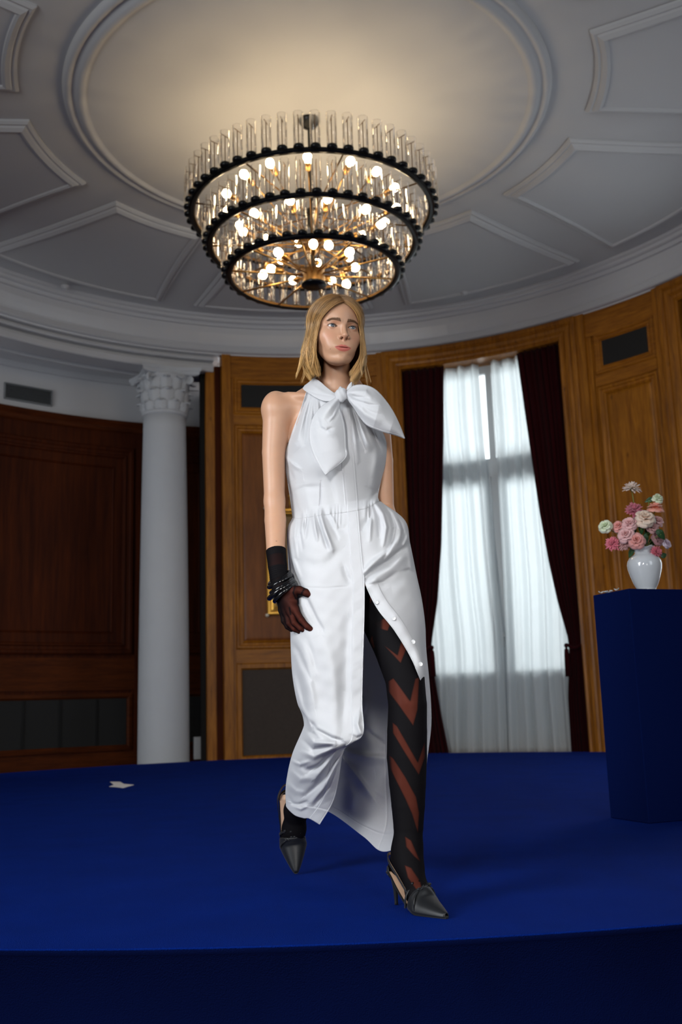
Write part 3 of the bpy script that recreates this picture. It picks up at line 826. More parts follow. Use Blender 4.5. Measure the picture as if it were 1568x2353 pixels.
# ================================================================ CHANDELIER
def build_chandelier():
    root = empty('chandelier', (CX, CY, 3.85)); tag(root, 'three tiered round black and brass chandelier with clear glass tubes and globe bulbs', 'chandelier')
    off = np.array([CX, CY, 3.85])
    black = plain('black_metal', (0.012, 0.012, 0.012), 0.35, metal=0.6)
    brass = plain('aged_brass', (0.42, 0.24, 0.08), 0.35, metal=1.0)
    dark_brass = plain('dark_brass', (0.16, 0.09, 0.035), 0.4, metal=1.0)
    rimm = plain('bronze_rim', (0.07, 0.038, 0.014), 0.45, metal=1.0)
    glass = thin_glass('clear_glass_tube', (0.995, 0.99, 0.985), 0.03, 1.45, 0.75)
    bulbm = emit('lit_globe_bulb', (1.0, 0.76, 0.46), 50.0)
    bulbm.cycles.emission_sampling = 'FRONT' if hasattr(bulbm.cycles, 'emission_sampling') else 'AUTO'
    L = lambda x, y, z: (x, y, z - 3.85)
    rings = [(0.965, 4.46, 52, 0.27), (0.825, 4.19, 46, 0.27), (0.675, 3.945, 38, 0.25)]
    tube_me = {}
    for R, z, n, h in rings:
        prof = [(R - 0.022, -0.012), (R - 0.010, -0.018), (R + 0.010, -0.018), (R + 0.024, -0.010), (R + 0.024, 0.012), (R - 0.022, 0.012)]
        V, F = [], []; m = 120
        for i in range(m):
            a = 2 * pi * i / m
            for r, dz in prof: V.append((r * cos(a), r * sin(a), z - 3.85 + dz))
        k = len(prof)
        for i in range(m):
            for q in range(k):
                a = i * k + q; b = i * k + (q + 1) % k; c = ((i + 1) % m) * k + (q + 1) % k; d = ((i + 1) % m) * k + q
                F.append((a, b, c, d))
        mesh_from('ring', V, F, black, root, smooth=False)
        V, F = [], []
        for i in range(m):
            a = 2 * pi * i / m
            for r, dz in ((R - 0.022, -0.010), (R - 0.026, -0.008), (R - 0.026, 0.010), (R - 0.022, 0.012)): V.append((r * cos(a), r * sin(a), z - 3.85 + dz))
        for i in range(m):
            for q in range(3):
                a = i * 4 + q; b = a + 1; c = ((i + 1) % m) * 4 + q + 1; d = ((i + 1) % m) * 4 + q
                F.append((a, b, c, d))
        mesh_from('brass_rim', V, F, rimm, root, smooth=False)
        key = h
        # one of each, then copies sharing the mesh
        V, F = lathe([(0.038, 0.02), (0.0385, h)], 20, False, False)
        V2, F2 = lathe([(0.0345, h), (0.034, 0.02)], 20, False, False)
        Vr = []; 
        t = MB(); t.add(V, F); t.add(V2, F2)
        t.F += [(20 + i, 20 + (i + 1) % 20, 40 + (i + 1) % 20, 40 + i) for i in range(20)]
        gt = None
        for i in range(n):
            a = 2 * pi * (i + 0.5) / n - pi / 2
            x, y = (R + 0.022) * cos(a), (R + 0.022) * sin(a)
            if gt is None:
                gt = t.build('glass_tube', glass, root, smooth=True)
                Vd, Fd = lathe([(0.0, -0.014), (0.030, -0.014), (0.038, -0.008), (0.040, 0.004), (0.036, 0.016), (0.0, 0.020)], 18, False, False)
                dc = mesh_from('tube_cup', Vd, Fd, black, root)
                b = MB(); b.add(*tube([(0, 0, 0.01), (0, 0, h - 0.035)], 0.0035, 6)); b.add(*tube([(-0.036, 0, h - 0.035), (0.036, 0, h - 0.035)], 0.003, 6))
                rd = b.build('hanger_rod', dark_brass, root)
                objs = (gt, dc, rd)
            else:
                objs = tuple(o.copy() for o in objs)
                for o in objs: COL.objects.link(o); o.parent = root
            for o in objs:
                o.location = (x, y, z - 3.85 + 0.012); o.rotation_euler = (0, 0, a)
    # hub, stem, canopy
    V, F = lathe([(0.0, 0.0), (0.092, 0.0), (0.10, 0.008), (0.10, 0.02)], 32, False, False); mesh_from('hub_plate', V, F, black, root)
    V, F = lathe([(0.088, 0.02), (0.088, 0.13), (0.07, 0.14), (0.0, 0.14)], 32, False, False); mesh_from('hub', V, F, dark_brass, root)
    V, F = lathe([(0.018, 0.13), (0.018, 0.5), (0.045, 0.52), (0.05, 0.62), (0.045, 0.66), (0.018, 0.68), (0.018, 1.42)], 16, False, False); mesh_from('stem', V, F, black, root)
    V, F = lathe([(0.018, 1.38), (0.055, 1.40), (0.085, 1.44), (0.09, 1.458), (0.0, 1.46)], 24, False, False); mesh_from('ceiling_rose', V, F, black, root)
    V, F = lathe([(0.0, 0.30), (0.05, 0.30), (0.055, 0.32), (0.055, 0.40), (0.05, 0.42), (0.0, 0.42)], 24, False, False); mesh_from('upper_hub', V, F, dark_brass, root)
    # spokes and struts
    for i in range(10):
        a = 2 * pi * (i + 0.3) / 10
        c, s = cos(a), sin(a)
        mesh_from('spoke', *tube([(0.08 * c, 0.08 * s, 0.09), (0.665 * c, 0.665 * s, 0.095)], 0.0075, 8), brass, root)
    for i in range(8):
        a = 2 * pi * (i + 0.1) / 8; c, s = cos(a), sin(a)
        mesh_from('spoke', *tube([(0.05 * c, 0.05 * s, 0.36), (0.815 * c, 0.815 * s, 0.34)], 0.0065, 8), brass, root)
        a += 0.2; c, s = cos(a), sin(a)
        mesh_from('spoke', *tube([(0.03 * c, 0.03 * s, 0.60), (0.955 * c, 0.955 * s, 0.61)], 0.0065, 8), dark_brass, root)
    # arms with sockets and globe bulbs
    Vb, Fb = lathe([(0.0005, -0.040), (0.013, -0.038), (0.023, -0.030), (0.031, -0.015), (0.034, 0.0), (0.031, 0.015), (0.024, 0.025), (0.013, 0.033), (0.0005, 0.035)], 20, False, False)
    Vs, Fs = lathe([(0.0, -0.115), (0.016, -0.112), (0.024, -0.10), (0.024, -0.045), (0.020, -0.036), (0.0, -0.036)], 16, False, False)
    bo = so = None
    for cnt, rb, zb, ph, z0, el in ((15, 0.70, 4.56, -90.5, 0.40, 24), (11, 0.56, 4.31, -76, 0.32, 24), (7, 0.35, 4.04, -88, 0.14, 18), (3, 0.42, 4.0, -72, 0.12, -62)):
        for i in range(cnt):
            a = rad(ph + 360 * i / cnt + (3 if i % 3 == 1 else 0)); c, s = cos(a), sin(a)
            p = np.array([rb * c, rb * s, zb - 3.85])
            d = np.array([c * cos(rad(el)), s * cos(rad(el)), sin(rad(el))])
            q = p - d * 0.11
            st = np.array([0.05 * c, 0.05 * s, z0])
            mid = (st + q) / 2 + np.array([0, 0, -0.03 if el > 0 else 0.06])
            mesh_from('arm', *tube(crv([st, mid, q], 10), 0.005, 6), brass if i % 2 else dark_brass, root)
            rot = Vector(d).to_track_quat('Z', 'Y').to_euler()
            if bo is None:
                bo = mesh_from('bulb', Vb, Fb, bulbm, root); so = mesh_from('socket', Vs, Fs, brass, root)
            else:
                bo = bo.copy(); so = so.copy(); COL.objects.link(bo); COL.objects.link(so); bo.parent = root; so.parent = root
            bo.location = p; so.location = p
            bo.rotation_euler = rot; so.rotation_euler = rot
    return root
chandelier = build_chandelier()

# ================================================================ PODIUM, VASE, FLOWERS
PD = np.array([1.33, 4.63]); uL = np.array([-0.36, 0.933]); uR = np.array([0.933, 0.36])
PW, PL, PH = 0.40, 0.285, 1.053
def build_podium():
    o3 = []
    c = PD + uL * PL / 2 + uR * PW / 2
    V = []
    for z in (0, PH):
        for a, b in ((0, 0), (PL, 0), (PL, PW), (0, PW)):
            q = PD + uL * a + uR * b - c
            V.append((q[0], q[1], z))
    F = [(0, 1, 2, 3), (7, 6, 5, 4), (0, 4, 5, 1), (1, 5, 6, 2), (2, 6, 7, 3), (3, 7, 4, 0)]
    o = mesh_from('podium', V, F, M['podium'], smooth=False); o.location = (c[0], c[1], 0.001)
    b = o.modifiers.new('bevel', 'BEVEL'); b.width = 0.004; b.segments = 2
    tag(o, 'tall square podium painted dark royal blue at the right', 'podium')
    return c
PC = build_podium()
VX, VY = PC[0] + 0.005, PC[1]
VY = VY
def build_vase():
    # centre on the line of sight at px 1485
    yv = 4.80; p = W(1486.5, 1352, yv); x = p[0]
    r0 = 1.37e-3 * 1.5
    pr = [(0.0, 0.0), (0.044, 0.0), (0.0455, 0.004), (0.044, 0.010), (0.047, 0.018), (0.058, 0.040), (0.070, 0.075), (0.0795, 0.110), (0.0815, 0.130), (0.079, 0.147), (0.070, 0.163), (0.056, 0.175), (0.044, 0.182), (0.0405, 0.187), (0.039, 0.195), (0.041, 0.203), (0.047, 0.211), (0.054, 0.217), (0.0515, 0.217), (0.043, 0.205), (0.036, 0.195), (0.037, 0.18), (0.06, 0.16), (0.07, 0.12), (0.03, 0.02), (0.0, 0.015)]
    def rf(a, k):
        return 1 + (0.06 * (cos(a * 6) * 0.35 + max(0, cos(a - 2.6)) ** 6) if 15 <= k <= 19 else 0)
    V, F = lathe(pr, 64, False, False, rf)
    V = np.array(V)
    # scalloped rim
    for i, v in enumerate(V):
        if 0.20 < v[2]:
            v[2] += 0.004 * cos(6 * math.atan2(v[1], v[0]))
    m = plain('white_glazed_porcelain', (0.68, 0.72, 0.76), 0.12, coat=0.6)
    o = mesh_from('vase', V, F, m); o.location = (x, yv, PH + 0.001)
    tag(o, 'white glazed porcelain vase standing on the blue podium', 'vase')
    return x, yv
vx, vy = build_vase()

def petal_mat(name, c0, c1):
    m, nt, b, N, L = new_mat(name)
    at = N.new('ShaderNodeAttribute'); at.attribute_name = 'Col'
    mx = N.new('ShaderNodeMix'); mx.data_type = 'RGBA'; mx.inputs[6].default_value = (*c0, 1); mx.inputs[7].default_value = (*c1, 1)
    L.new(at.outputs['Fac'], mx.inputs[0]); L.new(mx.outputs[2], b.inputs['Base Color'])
    b.inputs['Roughness'].default_value = 0.6; b.inputs['Sheen Weight'].default_value = 0.2
    b.inputs['Subsurface Weight'].default_value = 0.15; b.inputs['Subsurface Radius'].default_value = (0.01, 0.005, 0.004)
    return m
leaf_m = plain('glossy_dark_green_leaf', (0.018, 0.07, 0.02), 0.4, mott=0.35, mscale=40)
stem_m = plain('pale_green_stem', (0.16, 0.22, 0.05), 0.5)

def frame_to(d):
    d = np.asarray(d, float); d = d / np.linalg.norm(d)
    u = np.cross(d, [0, 0, 1.0]); 
    if np.linalg.norm(u) < 0.05: u = np.array([1.0, 0, 0])
    u /= np.linalg.norm(u); v = np.cross(d, u)
    return np.stack([u, v, d], 1)

def rose_geo(r, rs, layers=((5, 0.25, 78), (5, 0.5, 62), (6, 0.75, 42), (7, 1.0, 20))):
    mb = MB(); C = []
    for li, (n, f, tilt) in enumerate(layers):
        for i in range(n):
            a0 = 2 * pi * i / n + li * 0.7 + rs.uniform(-.15, .15)
            L = r * (0.55 + 0.55 * f) * rs.uniform(0.9, 1.1); w = r * (0.42 + 0.55 * f)
            t = rad(tilt + rs.uniform(-8, 8))
            V = []
            for j in range(6):
                q = j / 5
                tt = t - rad(38) * q ** 2 * f      # curl outwards at the lip
                rad_ = 0.10 * r + L * q * cos(tt) ; z = L * q * sin(tt) - 0.10 * r * f
                ww = w * (0.25 + 1.0 * sin(pi * min(1, q * 0.62 + 0.06)))
                for k in range(5):
                    s = k / 4 * 2 - 1
                    ang = s * ww / (2 * max(rad_, 0.22 * r))
                    ang = max(-1.1, min(1.1, ang))
                    ruf = 0.035 * r * sin(s * 7 + i * 2.1 + li) * q
                    rr = rad_ - 0.10 * r * s * s * (1 - f * 0.4) * q
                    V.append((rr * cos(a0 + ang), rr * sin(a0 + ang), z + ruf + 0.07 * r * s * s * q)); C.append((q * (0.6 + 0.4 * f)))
            mb.add(V, [(a, b, c, d) for a, b, c, d in grid_faces(6, 5)])
    return mb, C

def spiky_geo(r, rs, n=70):
    mb = MB(); C = []
    for i in range(n):
        f = (i + 0.5) / n
        el = rad(85 - 100 * f ** 0.8 + rs.uniform(-8, 8)); a = i * 2.39996 + rs.uniform(-.1, .1)
        L = r * (0.65 + 0.4 * f) * rs.uniform(0.85, 1.15); w = r * 0.11
        d = np.array([cos(a) * cos(el), sin(a) * cos(el), sin(el)])
        s = np.array([-sin(a), cos(a), 0])
        up = np.cross(s, d)
        V = []
        for j, (q, ww) in enumerate(((0.08, 0.5), (0.4, 1.0), (0.75, 1.25), (1.0, 0.25))):
            c = d * L * q + up * (0.14 * r * q * q) * (1 if f > .3 else -.5)
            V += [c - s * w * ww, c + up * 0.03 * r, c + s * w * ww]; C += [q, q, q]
        F = []
        for j in range(3):
            for k in range(2):
                F.append((j * 3 + k, j * 3 + k + 1, j * 3 + 4 + k, j * 3 + 3 + k))
        mb.add(V, F)
    return mb, C

def leaf_geo(L, w, fold=0.25, bend=0.3):
    V = []
    for j in range(8):
        q = j / 7; ww = w * sin(pi * q ** 0.75) ** 0.9 * 0.5 + 0.0004
        for k in range(5):
            s = k / 4 * 2 - 1
            V.append((s * ww, q * L, abs(s) * ww * fold - bend * L * q * q + 0.002 * sin(q * 30) * abs(s)))
    return V, grid_faces(8, 5)

FC = dict(cream=((0.75, 0.50, 0.36), (0.88, 0.74, 0.62)), white=((0.45, 0.60, 0.25), (0.80, 0.85, 0.68)), orange=((0.75, 0.18, 0.06), (0.85, 0.40, 0.33)),
          salmon=((0.70, 0.20, 0.14), (0.85, 0.42, 0.40)), pink=((0.70, 0.32, 0.30), (0.86, 0.55, 0.56)), rose=((0.34, 0.05, 0.09), (0.62, 0.17, 0.24)),
          hot=((0.45, 0.05, 0.09), (0.76, 0.20, 0.27)), dusty=((0.38, 0.17, 0.15), (0.66, 0.38, 0.38)), mauve=((0.20, 0.07, 0.08), (0.50, 0.26, 0.28)), lilac=((0.55, 0.35, 0.45), (0.80, 0.70, 0.82)), pale=((0.55, 0.42, 0.22), (0.82, 0.68, 0.64)))
PM = {k: petal_mat(k + '_petals', *v) for k, v in FC.items()}
FL = [  # px, py, radius px, depth offset, type, colour, label
    (1454, 1122, 21, 0.0, 's', 'pale', 'pale pink and cream spiky flower on the tallest stem of the bouquet'),
    (1512, 1145, 12, 0.0, 'r', 'white', 'greenish white rosebud at the upper right of the bouquet'),
    (1506, 1168, 18, -0.02, 'r', 'orange', 'orange pink rose below the white bud at upper right'),
    (1458, 1172, 22, 0.0, 's', 'rose', 'deep pink spiky flower high in the centre of the bouquet'),
    (1483, 1191, 21, -0.06, 'r', 'cream', 'large cream rose in the centre of the bouquet'),
    (1511, 1197, 14, 0.0, 'r', 'pink', 'light pink rose just right of the large cream rose'),
    (1392, 1209, 15, 0.0, 'r', 'white', 'greenish white rose sticking out far at the left'),
    (1421, 1209, 13, -0.01, 'r', 'salmon', 'salmon rose beside the far left white rose'),
    (1447, 1204, 17, -0.05, 'r', 'pink', 'peach pink ruffled rose left of the large cream rose'),
    (1439, 1229, 17, -0.06, 'r', 'pink', 'light pink ruffled rose low at the left of the bouquet'),
    (1463, 1242, 17, -0.07, 'r', 'salmon', 'salmon pink rose right above the rim of the vase'),
    (1408, 1249, 18, -0.02, 's', 'hot', 'deep pink spiky flower hanging lowest at the left'),
    (1433, 1252, 14, -0.03, 's', 'dusty', 'dusty pink faded flower left of the vase neck'),
    (1501, 1213, 13, -0.04, 'r', 'dusty', 'dusty pink rose below the cream rose at right'),
    (1512, 1238, 14, -0.02, 'r', 'mauve', 'dark mauve rose half behind a green leaf at right'),
    (1509, 1268, 15, -0.04, 's', 'hot', 'hot pink spiky flower drooping against the vase neck at right'),
    (1533, 1249, 11, 0.0, 'r', 'lilac', 'small lilac white flower at the far right of the bouquet'),
]
def build_flowers():
    neck = np.array([vx, vy, PH + 0.20])
    for i, (px, py, rp, dy, ty, colr, lab) in enumerate(FL):
        rs = np.random.default_rng(100 + i)
        p = W(px, py, vy + dy); r = rp * 4.95 / FPX
        nm = 'rose' if ty == 'r' else 'spiky_flower'
        root = empty(nm, p); tag(root, lab, 'flower', 'flowers in the white vase')
        out = p - neck; out = out / np.linalg.norm(out)
        d = out * 0.7 + np.array([0, -0.85, 0.15])
        if i in (0,): d = np.array([0.1, -0.35, 0.9])
        if i in (2,): d = np.array([0.1, -0.2, 0.95])
        B = frame_to(d)
        mb, C = (rose_geo if ty == 'r' else spiky_geo)(r, rs)
        V = np.concatenate(mb.V) @ B.T
        o = mesh_from('petals', V, mb.F, PM[colr], root, colors=np.array([[c, c, c] for c in C]))
        so = o.modifiers.new('thick', 'SOLIDIFY'); so.thickness = r * 0.03
        # sepals
        Vc, Fc = lathe([(0.002, -r * 0.42), (r * 0.16, -r * 0.30), (r * 0.30, -r * 0.08), (r * 0.2, 0.0)], 10, False, False)
        mesh_from('calyx', np.array(Vc) @ B.T, Fc, stem_m, root)
        end = neck - p + np.array([rs.uniform(-.015, .015), rs.uniform(-.01, .01), -0.02])
        st = -B[:, 2] * r * 0.4
        P = crv([st, st * 0.5 + end * 0.5 + np.array([0, 0.02, 0.02]), end], 10)
        mesh_from('stem', *tube(P, 0.0022, 6), stem_m, root)
    LL = ['dark green leaf left of the vase mouth between light pink blooms', 'large upright dark leaf just below the cream rose', 'dark green leaf rising from the vase rim, right of the salmon rose',
          'dark green leaf covering the mauve rose at the right', 'dark green leaf beside the white bud at upper right', 'small green leaf sticking out right of the vase neck', 'dark green leaf hanging left of the vase neck',
          'narrow dark leaf below the cream rose, right of the upright one', 'short dark leaf behind the salmon rose above the rim', 'dark leaf low in the bouquet behind the drooping hot pink flower']
    leaves = [(1456, 1222, 14, 22, -100, -.03), (1474, 1215, 13, 30, -80, -.05), (1484, 1240, 12, 32, -95, -.03), (1520, 1228, 17, 30, -50, -.07), (1493, 1149, 12, 20, 200, 0),
              (1526, 1276, 13, 18, 20, -.02), (1451, 1270, 12, 24, -110, 0.0), (1489, 1222, 12, 28, -90, 0.0), (1468, 1255, 12, 24, -85, .02), (1500, 1250, 12, 26, -70, .0)]
    for i, (px, py, w, L, an, dy) in enumerate(leaves):
        s = 4.95 / FPX
        V, F = leaf_geo(L * s, w * s)
        V = np.array(V); V[:, 1] -= L * s / 2
        a = rad(an - 90)
        X = V[:, 0] * cos(a) - V[:, 1] * sin(a); Z = V[:, 0] * sin(a) + V[:, 1] * cos(a)
        V = np.stack([X, -V[:, 2], Z], 1)
        p = W(px, py, vy + dy)
        root = empty('leafy_sprig', p); tag(root, LL[i], 'foliage', 'green sprigs in the vase')
        o = mesh_from('leaf', V, F, leaf_m, root); so = o.modifiers.new('t', 'SOLIDIFY'); so.thickness = 0.0008
        P = crv([(0, 0, 0), (neck - p) * 0.5 + np.array([0, .015, .01]), neck - p + np.array([0, 0, -0.02])], 8)
        mesh_from('stem', *tube(P, 0.0017, 6), stem_m, root)
    # fallen petals on the podium edge
    pm = plain('white_fallen_petal', (0.72, 0.74, 0.74), 0.6)
    for i, (a, b, L) in enumerate(((0.235, 0.012, 0.030), (0.205, 0.02, 0.026), (0.155, 0.015, 0.018), (0.115, 0.018, 0.030), (0.22, 0.05, 0.022))):
        q = PD + uL * a + uR * b
        V, F = leaf_geo(L, L * 0.8, 0.8, -0.15)
        an = i * 1.9; V = np.array(V); V[:, 1] -= L / 2
        V = np.stack([V[:, 0] * cos(an) - V[:, 1] * sin(an), V[:, 0] * sin(an) + V[:, 1] * cos(an), V[:, 2] + 0.002], 1)
        o = mesh_from('fallen_petal', V, F, pm); o.location = (q[0], q[1], PH + 0.002)
        so = o.modifiers.new('t', 'SOLIDIFY'); so.thickness = 0.0015
        tag(o, 'fallen white petal lying along the left edge of the podium top', 'petal', 'white petals on the podium')
build_flowers()
# ================================================================ THE WOMAN
# ---- small signed distance toolkit and a surface nets mesher
def smin(a, b, k):
    h = np.clip(0.5 + 0.5 * (b - a) / k, 0, 1)
    return b + (a - b) * h - k * h * (1 - h)
def smax(a, b, k): return -smin(-a, -b, k)
def sphere(p, c, r): return np.sqrt(((p - c) ** 2).sum(1)) - r
def ell(p, c, r):
    q = (p - np.asarray(c)) / np.asarray(r)
    k0 = np.sqrt((q ** 2).sum(1)) + 1e-9
    k1 = np.sqrt(((q / np.asarray(r)) ** 2).sum(1)) + 1e-9
    return k0 * (k0 - 1) / k1
def cap(p, a, b, r0, r1, sq=None):
    a = np.asarray(a); b = np.asarray(b); ab = b - a
    t = np.clip(((p - a) @ ab) / (ab @ ab), 0, 1)
    d = p - a - t[:, None] * ab
    if sq is not None:   # flatten across one direction: sq = (unit vector, factor)
        d = d + np.outer(d @ sq[0], sq[0]) * (sq[1] - 1)
    return np.sqrt((d ** 2).sum(1)) - (r0 + (r1 - r0) * t)
def chain(p, pts, rs, k=0.01, sq=None):
    d = None
    for i in range(len(pts) - 1):
        c = cap(p, pts[i], pts[i + 1], rs[i], rs[i + 1], sq)
        d = c if d is None else smin(d, c, k)
    return d

def nets(f, lo, hi, h):
    lo = np.asarray(lo, float); B = 4
    n = (np.ceil((np.asarray(hi) - lo) / h / B).astype(int)) * B + B
    nb = n // B
    ax = [lo[i] + (np.arange(nb[i]) + 0.5) * B * h for i in range(3)]
    G = np.stack(np.meshgrid(*ax, indexing='ij'), -1).reshape(-1, 3)
    d = f(G)
    near = np.abs(d) < B * h * 1.5
    vals = np.repeat(np.repeat(np.repeat(d.reshape(nb), B, 0), B, 1), B, 2)
    idx = np.argwhere(near.reshape(nb))
    o = np.stack(np.meshgrid(*[np.arange(B)] * 3, indexing='ij'), -1).reshape(-1, 3)
    pts = (idx[:, None, :] * B + o[None]).reshape(-1, 3)
    v = np.empty(len(pts))
    for s in range(0, len(pts), 400000):
        v[s:s + 400000] = f(lo + (pts[s:s + 400000] + 0.5) * h)
    vals[pts[:, 0], pts[:, 1], pts[:, 2]] = v
    ins = vals < 0
    # cells
    c = np.zeros(np.array(vals.shape) - 1, np.int8)
    for a in (0, 1):
        for b in (0, 1):
            for e in (0, 1):
                c += ins[a:vals.shape[0] - 1 + a, b:vals.shape[1] - 1 + b, e:vals.shape[2] - 1 + e]
    act = (c > 0) & (c < 8)
    cells = np.argwhere(act); m = len(cells)
    imap = -np.ones(c.shape, np.int64); imap[act] = np.arange(m)
    acc = np.zeros((m, 3)); cnt = np.zeros(m)
    cor = [(a, b, e) for a in (0, 1) for b in (0, 1) for e in (0, 1)]
    for i, ca in enumerate(cor):
        for cb in cor[i + 1:]:
            if sum(abs(ca[q] - cb[q]) for q in range(3)) != 1: continue
            va = vals[tuple((cells + ca).T)]; vb = vals[tuple((cells + cb).T)]
            x = (va < 0) != (vb < 0)
            t = np.where(x, va / (va - vb + 1e-12), 0)
            acc += np.where(x[:, None], np.array(ca) + t[:, None] * (np.array(cb) - np.array(ca)), 0); cnt += x
    V = lo + (cells + acc / cnt[:, None] + 0.5) * h
    F = []
    for axis in range(3):
        u, w = [(1, 2), (2, 0), (0, 1)][axis]
        s0 = [slice(1, -1)] * 3; s0[axis] = slice(0, -1)
        s1 = list(s0); s1[axis] = slice(1, None)
        a = ins[tuple(s0)]; b = ins[tuple(s1)]
        e = np.argwhere(a != b)
        off = np.array([1, 1, 1]); off[axis] = 0
        e2 = e + off
        flip = a[tuple(e.T)]
        ou = np.zeros(3, int); ou[u] = 1; ow = np.zeros(3, int); ow[w] = 1
        q = np.stack([imap[tuple((e2 - ou - ow).T)], imap[tuple((e2 - ow).T)], imap[tuple(e2.T)], imap[tuple((e2 - ou).T)]], 1)
        q = np.where(flip[:, None], q, q[:, ::-1])
        F.append(q[(q >= 0).all(1)])
    return V, np.concatenate(F)

def rpx(r, px, py, Y):
    """radius in metres of something that measures r photo pixels at that place"""
    p = W(px, py, Y); return r * ((p - CAM) @ FWD) / FPX

def sub(m1, V1, F1, V2, F2):
    pass
# ---- skeleton, in photo pixels plus depth, turned into metres
def J(px, py, Y): return W(px, py, Y)
SH_R, EL_R, WR_R = J(636, 948, 3.11), J(631, 1152, 3.10), J(640, 1330, 3.03)
SH_L, EL_L, WR_L = J(866, 962, 3.13), J(884, 1165, 3.19), J(918, 1262, 3.12)
def torso(p):
    d = ell(p, J(771, 1010, 3.135), (0.150, 0.098, 0.165))
    d = smin(d, ell(p, J(722, 1030, 3.075), (0.062, 0.062, 0.065)), 0.04)
    d = smin(d, ell(p, J(826, 1030, 3.075), (0.062, 0.062, 0.065)), 0.04)
    d = smin(d, ell(p, J(771, 1150, 3.14), (0.112, 0.085, 0.13)), 0.05)
    d = smin(d, ell(p, J(800, 1290, 3.15), (0.158, 0.112, 0.13)), 0.06)
    # shoulders, trapezius and collar bones
    d = smin(d, cap(p, J(765, 925, 3.14), SH_R + [0, 0, 0.012], 0.040, 0.040), 0.03)
    d = smin(d, cap(p, J(785, 925, 3.14), SH_L + [0, 0, 0.012], 0.040, 0.036), 0.03)
    d = smin(d, cap(p, J(772, 860, 3.15), J(700, 915, 3.14), 0.030, 0.030), 0.03)
    d = smin(d, cap(p, J(792, 860, 3.15), J(840, 925, 3.14), 0.030, 0.028), 0.03)
    d = smin(d, cap(p, J(768, 912, 3.065), J(664, 908, 3.09), 0.009, 0.010), 0.02)
    return d
def neck(p):
    return chain(p, [J(774, 930, 3.13), J(772, 885, 3.11), J(774, 835, 3.10)], [0.054, 0.044, 0.043], 0.02)
def arm_r(p):
    d = chain(p, [SH_R, J(629, 1040, 3.11), EL_R], [rpx(31.5, 636, 948, 3.11), rpx(26.5, 629, 1040, 3.11), rpx(23.5, 631, 1150, 3.1)], 0.002)
    d = smin(d, ell(p, J(634, 935, 3.11), (0.043, 0.045, 0.052)), 0.02)
    f = chain(p, [EL_R, J(633, 1195, 3.09), J(634, 1262, 3.06), WR_R], [rpx(23, 631, 1152, 3.1), rpx(25, 633, 1195, 3.09), rpx(21.5, 634, 1262, 3.06), rpx(17, 640, 1330, 3.03)], 0.002)
    return smin(d, f, 0.012)
def arm_l(p):
    d = chain(p, [SH_L, J(880, 1060, 3.16), EL_L, WR_L, J(905, 1290, 3.06)], [0.042, 0.034, 0.031, 0.024, 0.026], 0.002)
    return d
LEG_L = [(858, 1330, 3.12, 62), (884, 1420, 3.06, 56), (910, 1490, 3.02, 50), (931, 1560, 2.99, 45.5), (937, 1620, 2.975, 44.5), (936, 1680, 2.975, 46), (935.5, 1740, 2.975, 46.5), (937, 1800, 2.97, 42.5), (938.5, 1850, 2.965, 38.5), (939, 1900, 2.96, 34), (938, 1945, 2.955, 30.5)]
def leg_l(p):
    d = chain(p, [J(*q[:3]) for q in LEG_L], [rpx(q[3], *q[:3]) * 0.955 for i, q in enumerate(LEG_L)], 0.0015)
    f = chain(p, [J(938, 1945, 2.955), J(941, 1988, 2.94), J(962, 2055, 2.885), J(978, 2085, 2.855)], [rpx(29, 938, 1945, 2.95), 0.035, 0.029, 0.014], 0.02)
    f = smin(f, cap(p, J(930, 1965, 2.965), J(912, 2000, 2.99), 0.034, 0.026), 0.03)
    return smin(d, f, 0.02)
KN_R, AN_R = J(768, 1668, 3.10), J(681, 1862, 3.55)
def leg_r(p):
    d = chain(p, [J(755, 1330, 3.15), J(755, 1500, 3.12), KN_R], [0.085, 0.072, 0.058], 0.004)
    c = chain(p, [KN_R, J(733, 1740, 3.28), AN_R], [0.054, 0.054, rpx(22.5, 681, 1862, 3.55)], 0.006)
    d = smin(d, c, 0.02)
    f = chain(p, [AN_R, J(676, 1905, 3.58), J(672, 1935, 3.60), J(675, 1958, 3.60)], [rpx(23, 681, 1862, 3.55), rpx(24, 676, 1905, 3.58), rpx(23, 672, 1935, 3.60), 0.014], 0.02)
    f = smin(f, cap(p, AN_R, J(664, 1842, 3.66), 0.032, 0.026), 0.02)
    return smin(d, f, 0.02)

